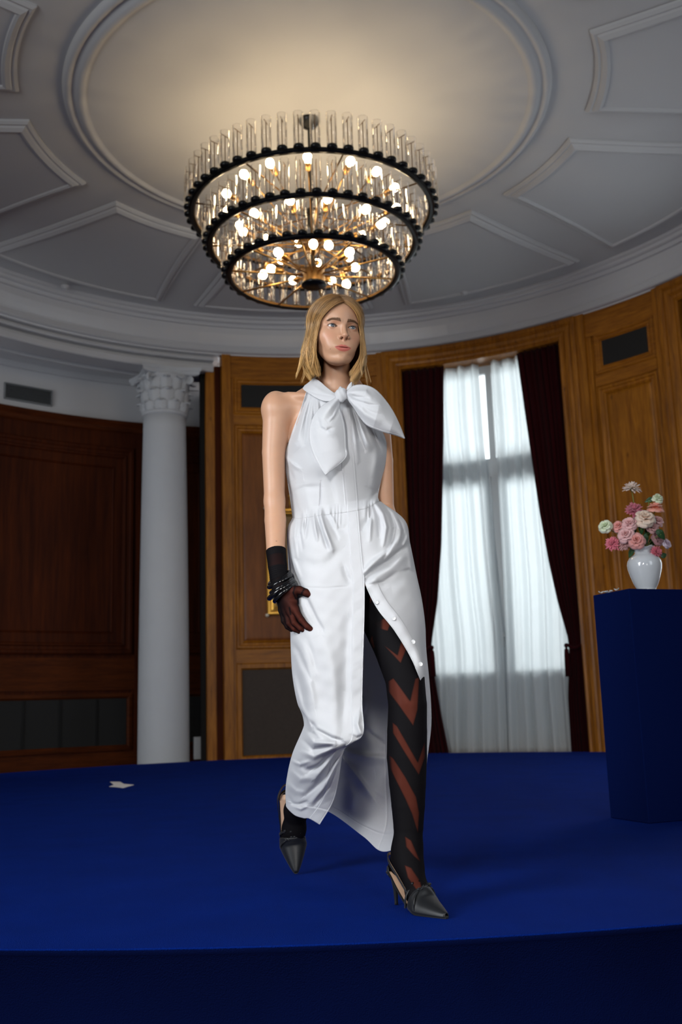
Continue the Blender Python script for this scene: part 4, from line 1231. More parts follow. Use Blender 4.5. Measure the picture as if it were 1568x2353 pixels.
# ---- right hand (finger joints measured in the photo)
HJ = dict(
    index=[(676, 1398, 2.995, 9.0), (693, 1425, 2.975, 7.6), (706, 1440, 2.970, 6.8), (717, 1447.5, 2.972, 6.0)],
    middle=[(668, 1404, 3.005, 9.0), (677, 1431, 2.992, 7.4), (691, 1444, 2.990, 6.6), (704, 1449, 2.992, 5.6)],
    ring=[(658, 1405, 3.020, 8.4), (664, 1432, 3.010, 7.0), (676, 1445, 3.008, 6.0), (688, 1451, 3.010, 5.2)],
    little=[(649, 1402, 3.035, 7.6), (653, 1427, 3.030, 6.2), (661, 1440, 3.030, 5.4), (670, 1447, 3.032, 4.8)],
    thumb=[(667, 1358, 3.005, 12.0), (688, 1356, 2.985, 9.6), (705, 1362.5, 2.975, 9.0), (725, 1371, 2.972, 7.6)])
def hand(p, g=0.0):
    d = None
    for k, q in HJ.items():
        c = chain(p, [J(*a[:3]) for a in q], [rpx(a[3] * 0.9, *a[:3]) + g for a in q], 0.004)
        d = c if d is None else smin(d, c, 0.0035)
    # palm and back of the hand
    wr = J(645, 1352, 3.02)
    pal = None
    for k, w in (('index', 12.5), ('middle', 12), ('ring', 11), ('little', 9.5)):
        a = HJ[k][0]
        c = cap(p, wr, J(*a[:3]), rpx(15.5, 645, 1352, 3.02) * 0.9 + g, rpx(w, *a[:3]) * 0.82 + g)
        pal = c if pal is None else smin(pal, c, 0.008)
    t = cap(p, wr, J(674, 1360, 3.0), rpx(14, 645, 1352, 3.0) + g, rpx(13, 674, 1360, 3.0) + g)
    pal = smin(pal, t, 0.012)
    web = cap(p, J(672, 1372, 3.0), J(680, 1380, 2.998), rpx(8, 672, 1372, 3.0) + g, rpx(4, 680, 1380, 3.0) + g)
    pal = smin(pal, web, 0.012)
    return smin(d, pal, 0.009)

# ---- head, in millimetres around the eye line (x: her left, y: forward, z: up)
HK = 1.05e-3
YAW, PIT, ROLLH = rad(17.0), rad(6.0), rad(-2.0)
hf = np.array([sin(YAW) * cos(PIT), -cos(YAW) * cos(PIT), -sin(PIT)])
hx = np.array([cos(YAW), sin(YAW), 0.0])
hu = np.cross(hf, hx)
hx, hu = hx * cos(ROLLH) + hu * sin(ROLLH), hu * cos(ROLLH) - hx * sin(ROLLH)
HB = np.stack([hx, hf, hu], 1)
HO = W(788.5, 750.0, 2.955) - hf * 0.080 * 1.05
def to_head(p): return ((p - HO) @ HB) / HK
def from_head(q): return np.asarray(q, float) * HK @ HB.T + HO

EYE = np.array([31.5, 66.0, 0.0]); ER = 12.2
def lids(ax, z):
    """signed field of the almond shaped opening around one eye (ax: distance from the eye centre, outwards positive)"""
    q = np.clip(ax / 14.5, -1, 1)
    up = 4.7 * (1 - np.abs(q) ** 2.2) * (1 - 0.10 * q) + 0.9 * q + 0.4
    lo = -4.2 * (1 - np.abs(q) ** 2.0) * (1 + 0.15 * q) + 0.9 * q
    return np.maximum(np.maximum(z - up, lo - z), np.abs(ax) - 14.5)
def head_mm(q):
    a = np.abs(q[:, 0]); z = q[:, 2]
    s = np.stack([a, q[:, 1], z], 1)
    d = ell(s, (0, -10, 32), (75, 96, 82))
    d = smin(d, ell(s, (0, 22, 34), (63, 64, 58)), 18)
    d = smin(d, ell(s, (0, 26, -24), (62, 58, 60)), 18)
    d = smin(d, ell(s, (0, 30, -60), (50, 52, 47)), 18)
    d = smin(d, cap(s, (45, 0, -44), (21, 54, -91), 16, 14), 18)
    d = smin(d, ell(s, (0, 66, -95), (20, 17, 15)), 14)
    d = smin(d, ell(s, (42, 46, -26), (21, 25, 22)), 18)          # cheekbones
    d = smin(d, ell(s, (26, 64, -52), (22, 18, 26)), 16)          # cheeks beside the mouth
    d = smin(d, cap(s, (8, 78, 15), (40, 66, 18), 8, 8), 9)       # brow ridge
    d = smax(d, -ell(s, (29, 93, -1), (19, 17, 13)), 9)           # eye sockets
    # nose
    s0 = s; s = np.stack([np.abs(q[:, 0] - 2.2), q[:, 1], z], 1)
    d = smin(d, cap(s, (0, 78, 10), (0, 95, -25), 6.0, 7.5), 7)
    d = smin(d, ell(s, (0.0, 99, -31), (9.5, 9.5, 8.0)), 5)
    d = smin(d, ell(s, (12.4, 88, -34.5), (6.0, 9.0, 6.4)), 4)
    d = smin(d, cap(s, (0, 98, -37), (0, 85, -43), 3.4, 4.0), 4)
    d = smax(d, -ell(s, (7.4, 91.5, -41.5), (3.4, 5.4, 3.6)), 1.8)  # nostrils
    # mouth mound and lips
    s = s0 * [0.89, 1, 1] 
    d = smin(d, ell(s, (0, 74, -64), (28, 16, 20)), 12)
    d = smax(d, -cap(s, (0, 94.5, -47), (0, 94.5, -57), 2.0, 2.4), 3)
    d = smin(d, cap(s, (3.5, 85.6, -60.2), (21, 77.3, -65.5), 4.1, 2.2), 2.8)
    d = smin(d, cap(s, (0, 86.8, -61.6), (6, 86.5, -61.9), 4.4, 4.0), 2.0)
    d = smin(d, cap(s, (0, 82.8, -71.4), (16, 78.4, -68.4), 5.5, 2.8), 3.0)
    d = smax(d, -ell(s, (0, 91, -66.0), (21, 9, 0.7)), 1.4)
    d = smax(d, -ell(s, (0, 95, -84), (17, 10, 5)), 7)
    # lids
    s = s0
    e = np.array([EYE[0], EYE[1], 0.0])
    lid = sphere(s, e, ER + 2.0)
    d = smin(d, lid, 3.2)
    crease = np.sqrt(((s - e) ** 2).sum(1)) - (ER + 3.4)
    al = lids(s[:, 0] - e[0], z)
    cut = np.maximum(al, -(s[:, 1] - e[1] - 3.0))
    d = smax(d, -cut, 0.9)
    # ears
    ear = ell(s, (74, -8, -8), (6, 15, 28))
    d = smin(d, ear, 4)
    return d
def head(p): return head_mm(to_head(p)) * HK

def body_upper(p):
    d = torso(p)
    d = smin(d, neck(p), 0.025)
    d = smin(d, arm_r(p), 0.022)
    d = smin(d, arm_l(p), 0.022)
    return d
def torso_legs(p):
    return np.minimum(smin(torso(p), neck(p), 0.025), smin(leg_l(p), leg_r(p), 0.01))

def body_color(V):
    q = to_head(V); n = len(V)
    base = np.array([0.53, 0.300, 0.190])
    C = np.tile(base, (n, 1))
    def blend(mask, col):
        m = np.clip(mask, 0, 1)[:, None]
        C[:] = C * (1 - m) + np.array(col) * m
    a = np.abs(q[:, 0]); y, z = q[:, 1], q[:, 2]
    face = (y > 30) & (z > -130) & (z < 120)
    g = lambda c, r: np.exp(-(((a - c[0]) / r[0]) ** 2 + ((z - c[1]) / r[1]) ** 2)) * face
    blend(g((42, -32), (18, 16)) * 0.28, (0.66, 0.25, 0.17))     # cheeks
    blend(g((0, -40), (11, 9)) * 0.25, (0.66, 0.26, 0.18))
    blend(g((27, 9), (17, 5)) * 0.5, (0.40, 0.16, 0.09))         # lids
    blend(g((44, -2), (8, 6)) * 0.35, (0.34, 0.13, 0.08))
    blend(g((29, -9), (14, 5)) * 0.25, (0.45, 0.20, 0.14))
    # lips
    zc = -66.0 + 0.0 * a; a_ = a; a = a * 0.89
    up = -58.3 - 0.9 * np.exp(-(a / 2.5) ** 2) * 1.6 + np.minimum(0, -(a - 5)) * 0.42
    lo = -77.6 + np.maximum(0, a / 23) ** 2.4 * 11.5
    li = (np.clip((up - z) / 1.2 + .5, 0, 1) * np.clip((z - lo) / 1.2 + .5, 0, 1) * np.clip((24.0 - a) / 1.5 + .5, 0, 1)) * (y > 68)
    blend(li * 0.85, (0.50, 0.10, 0.085))
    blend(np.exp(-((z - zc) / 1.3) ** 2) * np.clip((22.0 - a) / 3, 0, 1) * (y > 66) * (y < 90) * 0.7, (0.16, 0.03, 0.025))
    a = a_
    # dark lash line round the eye opening, nostril floor
    al = lids(a - EYE[0], z)
    blend(np.exp(-((al - 0.5) / 0.9) ** 2) * (y > 68) * (z > -1.5 ) * 0.85, (0.05, 0.025, 0.018))
    blend(np.exp(-((al - 0.5) / 0.8) ** 2) * (y > 68) * (z <= -1.5) * 0.45, (0.20, 0.07, 0.05))
    blend((ell(np.stack([np.abs(q[:, 0] - 2.2), y, z], 1), (7.4, 91.5, -41.5), (3.6, 5.6, 3.8)) < 0) * 0.8, (0.05, 0.015, 0.01))
    blend(np.exp(-(((q[:, 0] + 36) / 1.0) ** 2 + ((z + 72) / 1.0) ** 2)) * face * .8, (0.08, 0.03, 0.02))
    # brow tint
    bz = 15.5 + 3.4 * np.sin(np.clip((a - 9) / 38, 0, 1) * pi * 0.8) - 2.5 * np.clip((a - 34) / 14, 0, 1)
    blend(np.exp(-((z - bz) / 3.3) ** 2) * np.clip((a - 9) / 4, 0, 1) * np.clip((50 - a) / 6, 0, 1) * face * 0.55, (0.13, 0.06, 0.028))
    # elbows and fingertips slightly redder, small moles on the arm
    blend(np.exp(-((np.linalg.norm(V - (EL_R + [0, .03, 0]), axis=1)) / 0.03) ** 2) * .3, (0.5, 0.22, 0.14))
    for mx, my, Y in ((622, 1120, 3.06), (636, 1243, 3.04)):
        blend((np.linalg.norm(V - W(mx, my, Y), axis=1) < 0.010) * (np.hypot(*(np.stack(PIX(V)) - [[mx], [my]])) < 1.1) * .8, (0.10, 0.04, 0.03))
    return C

def skin_mat():
    m, nt, b, N, L = new_mat('skin')
    at = N.new('ShaderNodeAttribute'); at.attribute_name = 'Col'
    tc = N.new('ShaderNodeTexCoord'); no = N.new('ShaderNodeTexNoise'); no.inputs['Scale'].default_value = 35; no.inputs['Detail'].default_value = 6
    mx = N.new('ShaderNodeMix'); mx.data_type = 'RGBA'; mx.blend_type = 'MULTIPLY'; mx.inputs[0].default_value = 0.10
    L.new(tc.outputs['Object'], no.inputs['Vector']); L.new(at.outputs['Color'], mx.inputs[6]); L.new(no.outputs['Fac'], mx.inputs[7])
    L.new(mx.outputs[2], b.inputs['Base Color'])
    b.inputs['Roughness'].default_value = 0.40; b.inputs['Specular IOR Level'].default_value = 0.45
    b.inputs['Subsurface Weight'].default_value = 0.12; b.inputs['Subsurface Radius'].default_value = (0.012, 0.005, 0.003); b.inputs['Subsurface Scale'].default_value = 0.6
    n2 = N.new('ShaderNodeTexNoise'); n2.inputs['Scale'].default_value = 700
    bp = N.new('ShaderNodeBump'); bp.inputs['Strength'].default_value = 0.08; bp.inputs['Distance'].default_value = 0.002
    L.new(tc.outputs['Object'], n2.inputs['Vector']); L.new(n2.outputs['Fac'], bp.inputs['Height']); L.new(bp.outputs['Normal'], b.inputs['Normal'])
    return m
M['skin'] = skin_mat()

person = empty('person', tuple(W(815, 2040, 3.15) * [1, 1, 0]))
tag(person, 'woman with blond bob walking forward in a sleeveless white dress, black glove and heels', 'person')
PO = np.array(person.location)
def pmesh(name, V, F, mat=None, parent=None, **kw):
    """mesh whose vertices are given in world space, parented below the person"""
    return mesh_from(name, np.asarray(V) - PO, F, mat, parent or person, **kw)

def build_body():
    parts = []
    # one field for the whole figure, meshed finer where more of it shows
    full = lambda p: np.minimum(smin(body_upper(p), head(p), 0.012), smin(leg_l(p), leg_r(p), 0.01))
    zc = from_head((0, 0, -125))[2]
    zn = J(776, 925, 3.1)[2]; z1 = from_head((0, 0, -127))[2]; xc = J(774, 890, 3.12)
    fld = lambda p: smin(body_upper(p), head(p), 0.012)
    def mask(p):
        r = np.hypot(p[:, 0] - xc[0], p[:, 1] - xc[1]) - 0.088
        return np.maximum(zn - p[:, 2], np.minimum(r, z1 - p[:, 2]))
    lo = np.array([HO[0] - 0.12, HO[1] - 0.13, zn - 0.01]); hi = np.array([HO[0] + 0.12, HO[1] + 0.15, from_head((0, 0, 128))[2]])
    V, F = nets(lambda p: np.maximum(fld(p), mask(p)), lo, hi, 0.0015); parts.append((V, F))
    up = lambda p: smin(smin(fld(p), hand(p), 0.012), smin(leg_l(p), leg_r(p), 0.05), 0.03)
    V, F = nets(lambda p: np.maximum(up(p), -mask(p)), (-0.26, 2.92, J(800, 1400, 3.1)[2]), (0.25, 3.30, z1 + 0.01), 0.0038)
    parts.append((V, F))
    zl = J(800, 1400, 3.1)[2] + 0.005
    V, F = nets(lambda p: np.maximum(smin(leg_l(p), leg_r(p), 0.02), p[:, 2] - zl), (-0.26, 2.74, -0.01), (0.30, 3.76, zl + 0.01), 0.0055)
    parts.append((V, F))
    # hand
    V, F = nets(hand, (-0.22, 2.92, J(640, 1465, 3.0)[2] - 0.02), (-0.04, 3.09, J(640, 1335, 3.0)[2]), 0.0016)
    parts.append((V, F))
    VV = np.concatenate([v for v, f in parts]); FF = []; o = 0
    for v, f in parts: FF.append(f + o); o += len(v)
    FF = np.concatenate(FF)
    return pmesh('body', VV, FF, M['skin'], colors=body_color(VV))
body = build_body()

# ---- eyes
def build_eyes():
    m, nt, b, N, L = new_mat('eye')
    at = N.new('ShaderNodeAttribute'); at.attribute_name = 'Col'; L.new(at.outputs['Color'], b.inputs['Base Color'])
    b.inputs['Roughness'].default_value = 0.08; b.inputs['Coat Weight'].default_value = 1.0; b.inputs['Coat Roughness'].default_value = 0.02
    gaze = np.array([0.02, 1.0, 0.10]); gaze /= np.linalg.norm(gaze)
    for s in (-1, 1):
        V, F = [], []
        n, k = 48, 40
        for i in range(k + 1):
            t = pi * i / k
            for j in range(n):
                a = 2 * pi * j / n; V.append((sin(t) * cos(a), cos(t), sin(t) * sin(a)))
        V = np.array(V)
        g = gaze + np.array([0.0, 0, 0]); 
        u = np.cross(g, [0, 0, 1]); u /= np.linalg.norm(u); w = np.cross(u, g)
        V = V[:, :1] * u + V[:, 1:2] * g + V[:, 2:3] * w
        F = [(i * n + j, i * n + (j + 1) % n, (i + 1) * n + (j + 1) % n, (i + 1) * n + j) for i in range(k) for j in range(n)]
        ang = np.degrees(np.arccos(np.clip(V @ g, -1, 1)))
        C = np.tile([0.50, 0.45, 0.43], (len(V), 1))
        C[ang < 27.5] = (0.03, 0.04, 0.05)
        C[ang < 25] = (0.075, 0.10, 0.125)
        C[ang < 17] = (0.11, 0.14, 0.165)
        C[ang < 10.5] = (0.004, 0.004, 0.004)
        R = np.where(ang < 30, ER + 0.5 * (1 - (ang / 30) ** 2), ER)
        c = np.array([s * EYE[0], EYE[1], 0])
        pmesh('eye', from_head(V * R[:, None] + c), F, m, body, colors=C)
        # lashes along the upper lid
        lm = bpy.data.materials.get('lash') or plain('lash', (0.03, 0.018, 0.012), 0.6)
        mb = MB()
        for i in range(30):
            q = -0.92 + 1.84 * i / 29
            ax = 14.5 * q
            up_ = 4.7 * (1 - abs(q) ** 2.2) * (1 - 0.10 * q) + 0.9 * q + 0.4
            yy = EYE[1] + math.sqrt(max(0, (ER + 1.4) ** 2 - ax * ax * 0.85 - up_ ** 2))
            p0 = np.array([s * (EYE[0] + ax), yy, up_ + 0.2])
            out = np.array([s * (0.25 * q + 0.10), 0.8, 0.35]); L_ = 4.2 + 2.0 * q
            P = [p0, p0 + out * L_ * 0.5 + [0, 0, -0.2], p0 + out * L_ + [0, 0, 1.2]]
            mb.add(*tube(from_head(crv(P, 4)), [0.00022, 0.0002, 0.00015, 0.00005], 3, False))
        pmesh('eyelash', np.concatenate(mb.V), mb.F, lm, body)
        # eyebrows as short hairs
        bm_ = bpy.data.materials.get('brow_hair') or plain('brow_hair', (0.17, 0.085, 0.042), 0.6)
        mb = MB(); rs = np.random.default_rng(5)
        for i in range(260):
            f = rs.uniform(0, 1); a = 10 + 35 * f
            th = 4.2 * (1 - 0.6 * f)
            bz = 15.0 + 3.6 * sin(np.clip(f, 0, 1) * pi * 0.72) - 3.5 * max(0, f - 0.68) / 0.32 + rs.uniform(-1, 1) * th
            # find the surface
            ys = np.linspace(95, 40, 56); pts = np.stack([np.full(56, a), ys, np.full(56, bz)], 1)
            dd = head_mm(pts); k_ = int(np.argmax(dd < 0)); y0 = ys[k_] + 0.8
            L_ = rs.uniform(4, 7); an = rad(52 - 60 * f + rs.uniform(-8, 8))
            P = [(s * a, y0, bz), (s * (a + L_ * 0.5 * cos(an)), y0 + 0.9, bz + L_ * 0.5 * sin(an)), (s * (a + L_ * cos(an)), y0 - 0.6 - 0.018 * a * L_ * .3, bz + L_ * sin(an) * 0.85)]
            mb.add(*tube(from_head(np.array(P)), [0.00028, 0.00025, 0.00008], 3, False))
        pmesh('eyebrow', np.concatenate(mb.V), mb.F, bm_, body)
build_eyes()
# ---- hair: an inner shell that follows the skull and hangs to the jaw, with locks and single strands over it
HC = np.array([0.0, -8.0, 30.0])
def hair_point(side, y0, alpha, t, lift, rs=None, wave=0.0, ph=0.0, length=1.0, flip=0.0):
    """one point of a strand in head millimetres. y0: place along the parting, alpha: azimuth from the front where it
    hangs, t: 0 root .. 1 tip, lift: distance over the skull"""
    a = alpha
    # direction over the skull
    d0 = np.array([side * -0.03 - 0.01, (y0 - HC[1]) / 100, 0.80 - 0.35 * max(0, y0 - 40) / 50])
    d0 /= np.linalg.norm(d0)
    d1 = np.array([side * sin(a), cos(a), -0.15]); d1 /= np.linalg.norm(d1)
    ts = 0.46
    if t <= ts:
        f = t / ts; f = f ** 0.9
        om = math.acos(np.clip(d0 @ d1, -1, 1))
        d = (sin((1 - f) * om) * d0 + sin(f * om) * d1) / sin(om)
        rad_ = np.array([77, 98, 79.0]) + lift + 5 * sin(pi * f)
        k = 1 / math.sqrt(((d / rad_) ** 2).sum())
        p = HC + d * k
    else:
        f = (t - ts) / (1 - ts)
        rad_ = np.array([77, 98, 79.0]) + lift
        k = 1 / math.sqrt(((d1 / rad_) ** 2).sum())
        p1 = HC + d1 * k
        zb = -142 * length + 6 * cos(a) * 0
        flare = 9 * sin(min(1, f * 1.25) * pi / 2) ** 1.5 + (10 if a > 1.2 else 3) * f
        curl = -46 * max(0, f - 0.55) ** 1.5 * 2.4 * (1 - flip) + 24 * flip * max(0, f - 0.55) ** 1.5 * 2
        zb += 16 * max(0, f - 0.8) ** 2 * 8 * (1 - flip) * 1.0
        out = np.array([side * sin(a), cos(a) * 0.75, 0])
        p = np.array([p1[0], p1[1], p1[2] + (zb - p1[2]) * f]) + out * (flare + curl)
        # front locks open beside the face and swing back at the neck
        front = max(0, 1 - max(0, a - 0.75) / 0.6)
        p[1] -= front * 26 * f ** 1.3
        p[0] += side * front * 7 * sin(pi * min(1, f * 1.1))
    if wave:
        w = max(0, t - 0.45) / 0.55 * (1 - 0.65 * max(0, (t - 0.78) / 0.22))
        p = p + np.array([cos(a) * side, -sin(a), 0]) * wave * w * sin(10.5 * t + ph) + np.array([side * sin(a), cos(a), 0]) * wave * 0.7 * w * sin(12 * t + ph * 1.7)
    return p

def build_hair():
    m, nt, b, N, L = new_mat('blond_hair')
    at = N.new('ShaderNodeAttribute'); at.attribute_name = 'Col'; L.new(at.outputs['Color'], b.inputs['Base Color'])
    b.inputs['Roughness'].default_value = 0.42; b.inputs['Specular IOR Level'].default_value = 0.55
    b.inputs['Sheen Weight'].default_value = 0.1
    rs = np.random.default_rng(21)
    AF0 = {-1: 0.80, 1: 0.66}; AF = 0.66                       # azimuth of the hairline beside the face
    # inner shell
    V, F, C = [], [], []
    na, nt_ = 56, 26
    for side in (-1, 1):
        o = len(V)
        for i in range(na):
            AF = AF0[side]; a = AF + 0.10 + (pi - AF - 0.10) * i / (na - 1)
            y0 = 74 - 150 * i / (na - 1)
            for j in range(nt_):
                t = j / (nt_ - 1) * 0.95
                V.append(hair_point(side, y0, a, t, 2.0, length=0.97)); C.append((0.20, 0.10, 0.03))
        for i in range(na - 1):
            for j in range(nt_ - 1):
                q = (o + i * nt_ + j, o + i * nt_ + j + 1, o + (i + 1) * nt_ + j + 1, o + (i + 1) * nt_ + j)
                F.append(q if side > 0 else q[::-1])
    hair = pmesh('hair', from_head(np.array(V)), F, m, person, colors=C)
    so = hair.modifiers.new('thick', 'SOLIDIFY'); so.thickness = 0.002
    # strands gathered in locks
    def strands(n_locks, per, lift0, lift1, rad_mm, name, spread, seed, amax=pi):
        rs = np.random.default_rng(seed)
        VV, FF, CC = [], [], []; off = 0
        npt = 18
        for l in range(n_locks):
            side = -1 if l % 2 else 1
            u = rs.uniform(0, 1) ** 1.15
            AF = AF0[side]; a0 = AF + (amax - AF) * u; y00 = 78 - 150 * u
            wv = rs.uniform(3, 10); ph0 = rs.uniform(0, 6.28)
            ln = rs.uniform(0.84, 1.06) * (1.08 if side > 0 else 1.0); fl = 1.0 if rs.uniform() < 0.07 else 0.0
            tone = rs.uniform(0.6, 1.25); lf = rs.uniform(lift0, lift1)
            for s in range(per):
                a = max(AF - 0.03, a0 + rs.normal(0, spread)); a = min(a, pi)
                y0 = y00 + rs.normal(0, 4)
                ph = ph0 + rs.normal(0, 0.25); l_ = ln * rs.uniform(0.95, 1.02)
                lift = lf + rs.normal(0, 1.0)
                P = np.array([hair_point(side, y0, a0 + (a - a0) * (1 - 0.40 * t), t, lift, wave=wv, ph=ph, length=l_, flip=fl) for t in np.linspace(0.0, 1, npt)])
                # converge towards the lock's tip
                P = from_head(P)
                T = np.gradient(P, axis=0); T /= np.linalg.norm(T, axis=1)[:, None]
                ref = P - from_head((0, -8, 0)); u1 = np.cross(T, ref); u1 /= np.linalg.norm(u1, axis=1)[:, None]; u2 = np.cross(T, u1)
                R = rad_mm * HK * np.interp(np.linspace(0, 1, npt), [0, 0.1, 0.85, 1], [0.8, 1, 0.9, 0.12])
                ring = np.stack([P + u1 * R[:, None], P - 0.5 * u1 * R[:, None] + 0.8 * u2 * R[:, None], P - 0.5 * u1 * R[:, None] - 0.8 * u2 * R[:, None]], 1)
                VV.append(ring.reshape(-1, 3))
                i = np.arange(npt - 1)[:, None] * 3; k = np.arange(3)[None]; kk = (k + 1) % 3
                FF.append(np.stack([i + k, i + kk, i + 3 + kk, i + 3 + k], -1).reshape(-1, 4) + off); off += npt * 3
                tn = tone * rs.uniform(0.85, 1.15)
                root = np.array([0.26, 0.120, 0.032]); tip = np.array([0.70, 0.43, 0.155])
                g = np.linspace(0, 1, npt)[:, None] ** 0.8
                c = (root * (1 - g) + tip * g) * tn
                CC.append(np.repeat(c, 3, 0))
        return pmesh(name, np.concatenate(VV), np.concatenate(FF), m, hair, colors=np.concatenate(CC))
    st = strands(380, 15, 2.0, 8.0, 0.62, 'hair_strands', 0.05, 31); st['kind'] = 'stuff'
    # a few flyaway hairs
    fw = strands(46, 1, 9, 15, 0.16, 'flyaway_hairs', 0.3, 33); fw['kind'] = 'stuff'
build_hair()
# ---- dress: cloth surfaces drawn through control points (photo pixel, photo pixel, depth) and creased by fold lines
def depth_map():
    """depth of the front of trunk and legs along the lines of sight, on a pixel grid"""
    xs = np.arange(640, 1010, 4.0); ys = np.arange(880, 1960, 6.0)
    PX, PY = [a.ravel() for a in np.meshgrid(xs, ys, indexing='ij')]
    Y = np.full(len(PX), 2.80)
    for _ in range(34):
        P = W(PX, PY, Y); d = torso_legs(P)
        Y = np.where(Y < 3.6, Y + d * 0.85, Y)
    D = np.where(torso_legs(W(PX, PY, Y)) < 0.01, Y, 9.0)
    return xs, ys, D.reshape(len(xs), len(ys))
DXS, DYS, DM = depth_map()
def body_y(px, py):
    fx = np.clip((px - DXS[0]) / 4.0, 0, len(DXS) - 1.001); fy = np.clip((py - DYS[0]) / 6.0, 0, len(DYS) - 1.001)
    i = fx.astype(int); j = fy.astype(int); u = fx - i; v = fy - j
    q = [DM[i, j], DM[i + 1, j], DM[i, j + 1], DM[i + 1, j + 1]]
    m = np.minimum.reduce(q)
    b = q[0] * (1 - u) * (1 - v) + q[1] * u * (1 - v) + q[2] * (1 - u) * v + q[3] * u * v
    return np.where(b < 4, b, m)

def resample(rows, nu, nv):
    A = np.array([crv(np.array(r, float), nu) for r in rows])        # rows, nu, 3
    return np.stack([crv(A[:, i], nv) for i in range(nu)], 1)         # nv, nu, 3

def folds(PX, PY, FL, gain=2.0):
    """displacement towards the viewer, in metres; FL: (points, width px, height, asymmetry)"""
    out = np.zeros(PX.shape)
    for pts, w, h, asym in FL:
        h = h * gain
        P = np.array(pts, float); best = np.full(PX.shape, 1e9); sg = np.zeros(PX.shape); tt = np.zeros(PX.shape)
        L = np.r_[0, np.cumsum(np.hypot(*np.diff(P, axis=0).T))]
        for i in range(len(P) - 1):
            ab = P[i + 1] - P[i]; l2 = ab @ ab
            t = np.clip(((PX - P[i, 0]) * ab[0] + (PY - P[i, 1]) * ab[1]) / l2, 0, 1)
            dx = PX - P[i, 0] - t * ab[0]; dy = PY - P[i, 1] - t * ab[1]; d = np.hypot(dx, dy)
            m = d < best
            best = np.where(m, d, best); sg = np.where(m, np.sign(ab[0] * dy - ab[1] * dx), sg)
            tt = np.where(m, (L[i] + t * math.sqrt(l2)) / L[-1], tt)
        ww = np.where(sg > 0, w * asym, w)
        out += h * np.exp(-(best / ww) ** 2) * np.clip(np.sin(pi * (0.06 + 0.88 * tt)), 0, 1) ** 0.6
    return out

def cloth_mat(name, col, rough=0.9):
    m, nt, b, N, L = new_mat(name)
    b.inputs['Base Color'].default_value = (*col, 1); b.inputs['Roughness'].default_value = rough
    b.inputs['Specular IOR Level'].default_value = 0.10; b.inputs['Sheen Weight'].default_value = 0.05
    tc = N.new('ShaderNodeTexCoord'); no = N.new('ShaderNodeTexNoise'); no.inputs['Scale'].default_value = 9; no.inputs['Detail'].default_value = 5
    n2 = N.new('ShaderNodeTexNoise'); n2.inputs['Scale'].default_value = 420
    ad = N.new('ShaderNodeMath'); ad.operation = 'MULTIPLY_ADD'; ad.inputs[1].default_value = 0.06
    bp = N.new('ShaderNodeBump'); bp.inputs['Strength'].default_value = 0.32; bp.inputs['Distance'].default_value = 0.006
    L.new(tc.outputs['Object'], no.inputs['Vector']); L.new(tc.outputs['Object'], n2.inputs['Vector'])
    L.new(n2.outputs['Fac'], ad.inputs[0]); L.new(no.outputs['Fac'], ad.inputs[2]); L.new(ad.outputs[0], bp.inputs['Height']); L.new(bp.outputs['Normal'], b.inputs['Normal'])
    tl = N.new('ShaderNodeBsdfTranslucent'); tl.inputs[0].default_value = (*col, 1); ms = N.new('ShaderNodeMixShader'); ms.inputs[0].default_value = 0.28
    L.new(b.outputs[0], ms.inputs[1]); L.new(tl.outputs[0], ms.inputs[2]); L.new(ms.outputs[0], N['Material Output'].inputs[0])
    return m
M['white_cloth'] = cloth_mat('white_cotton', (0.70, 0.715, 0.745))

dress = None
def cloth(name, G, parent, thick=0.0012, flip=False):
    nv, nu = G.shape[:2]
    F = np.array(grid_faces(nv, nu))
    if flip: F = F[:, ::-1]
    o = pmesh(name, W(G[..., 0].ravel(), G[..., 1].ravel(), G[..., 2].ravel()), F, M['white_cloth'], parent)
    s = o.modifiers.new('thick', 'SOLIDIFY'); s.thickness = thick; s.offset = 0
    return o
def sm(x, a, b):
    t = np.clip((x - a) / (b - a), 0, 1); return t * t * (3 - 2 * t)

# placket edges as functions of the photo row
PLK = np.array([(895, 778, 800), (1000, 783, 810), (1080, 786, 817), (1165, 794, 824), (1250, 801, 830), (1337, 808, 838), (1400, 809, 838), (1480, 808, 836), (1560, 807, 834), (1640, 806, 833), (1690, 806, 834)], float)

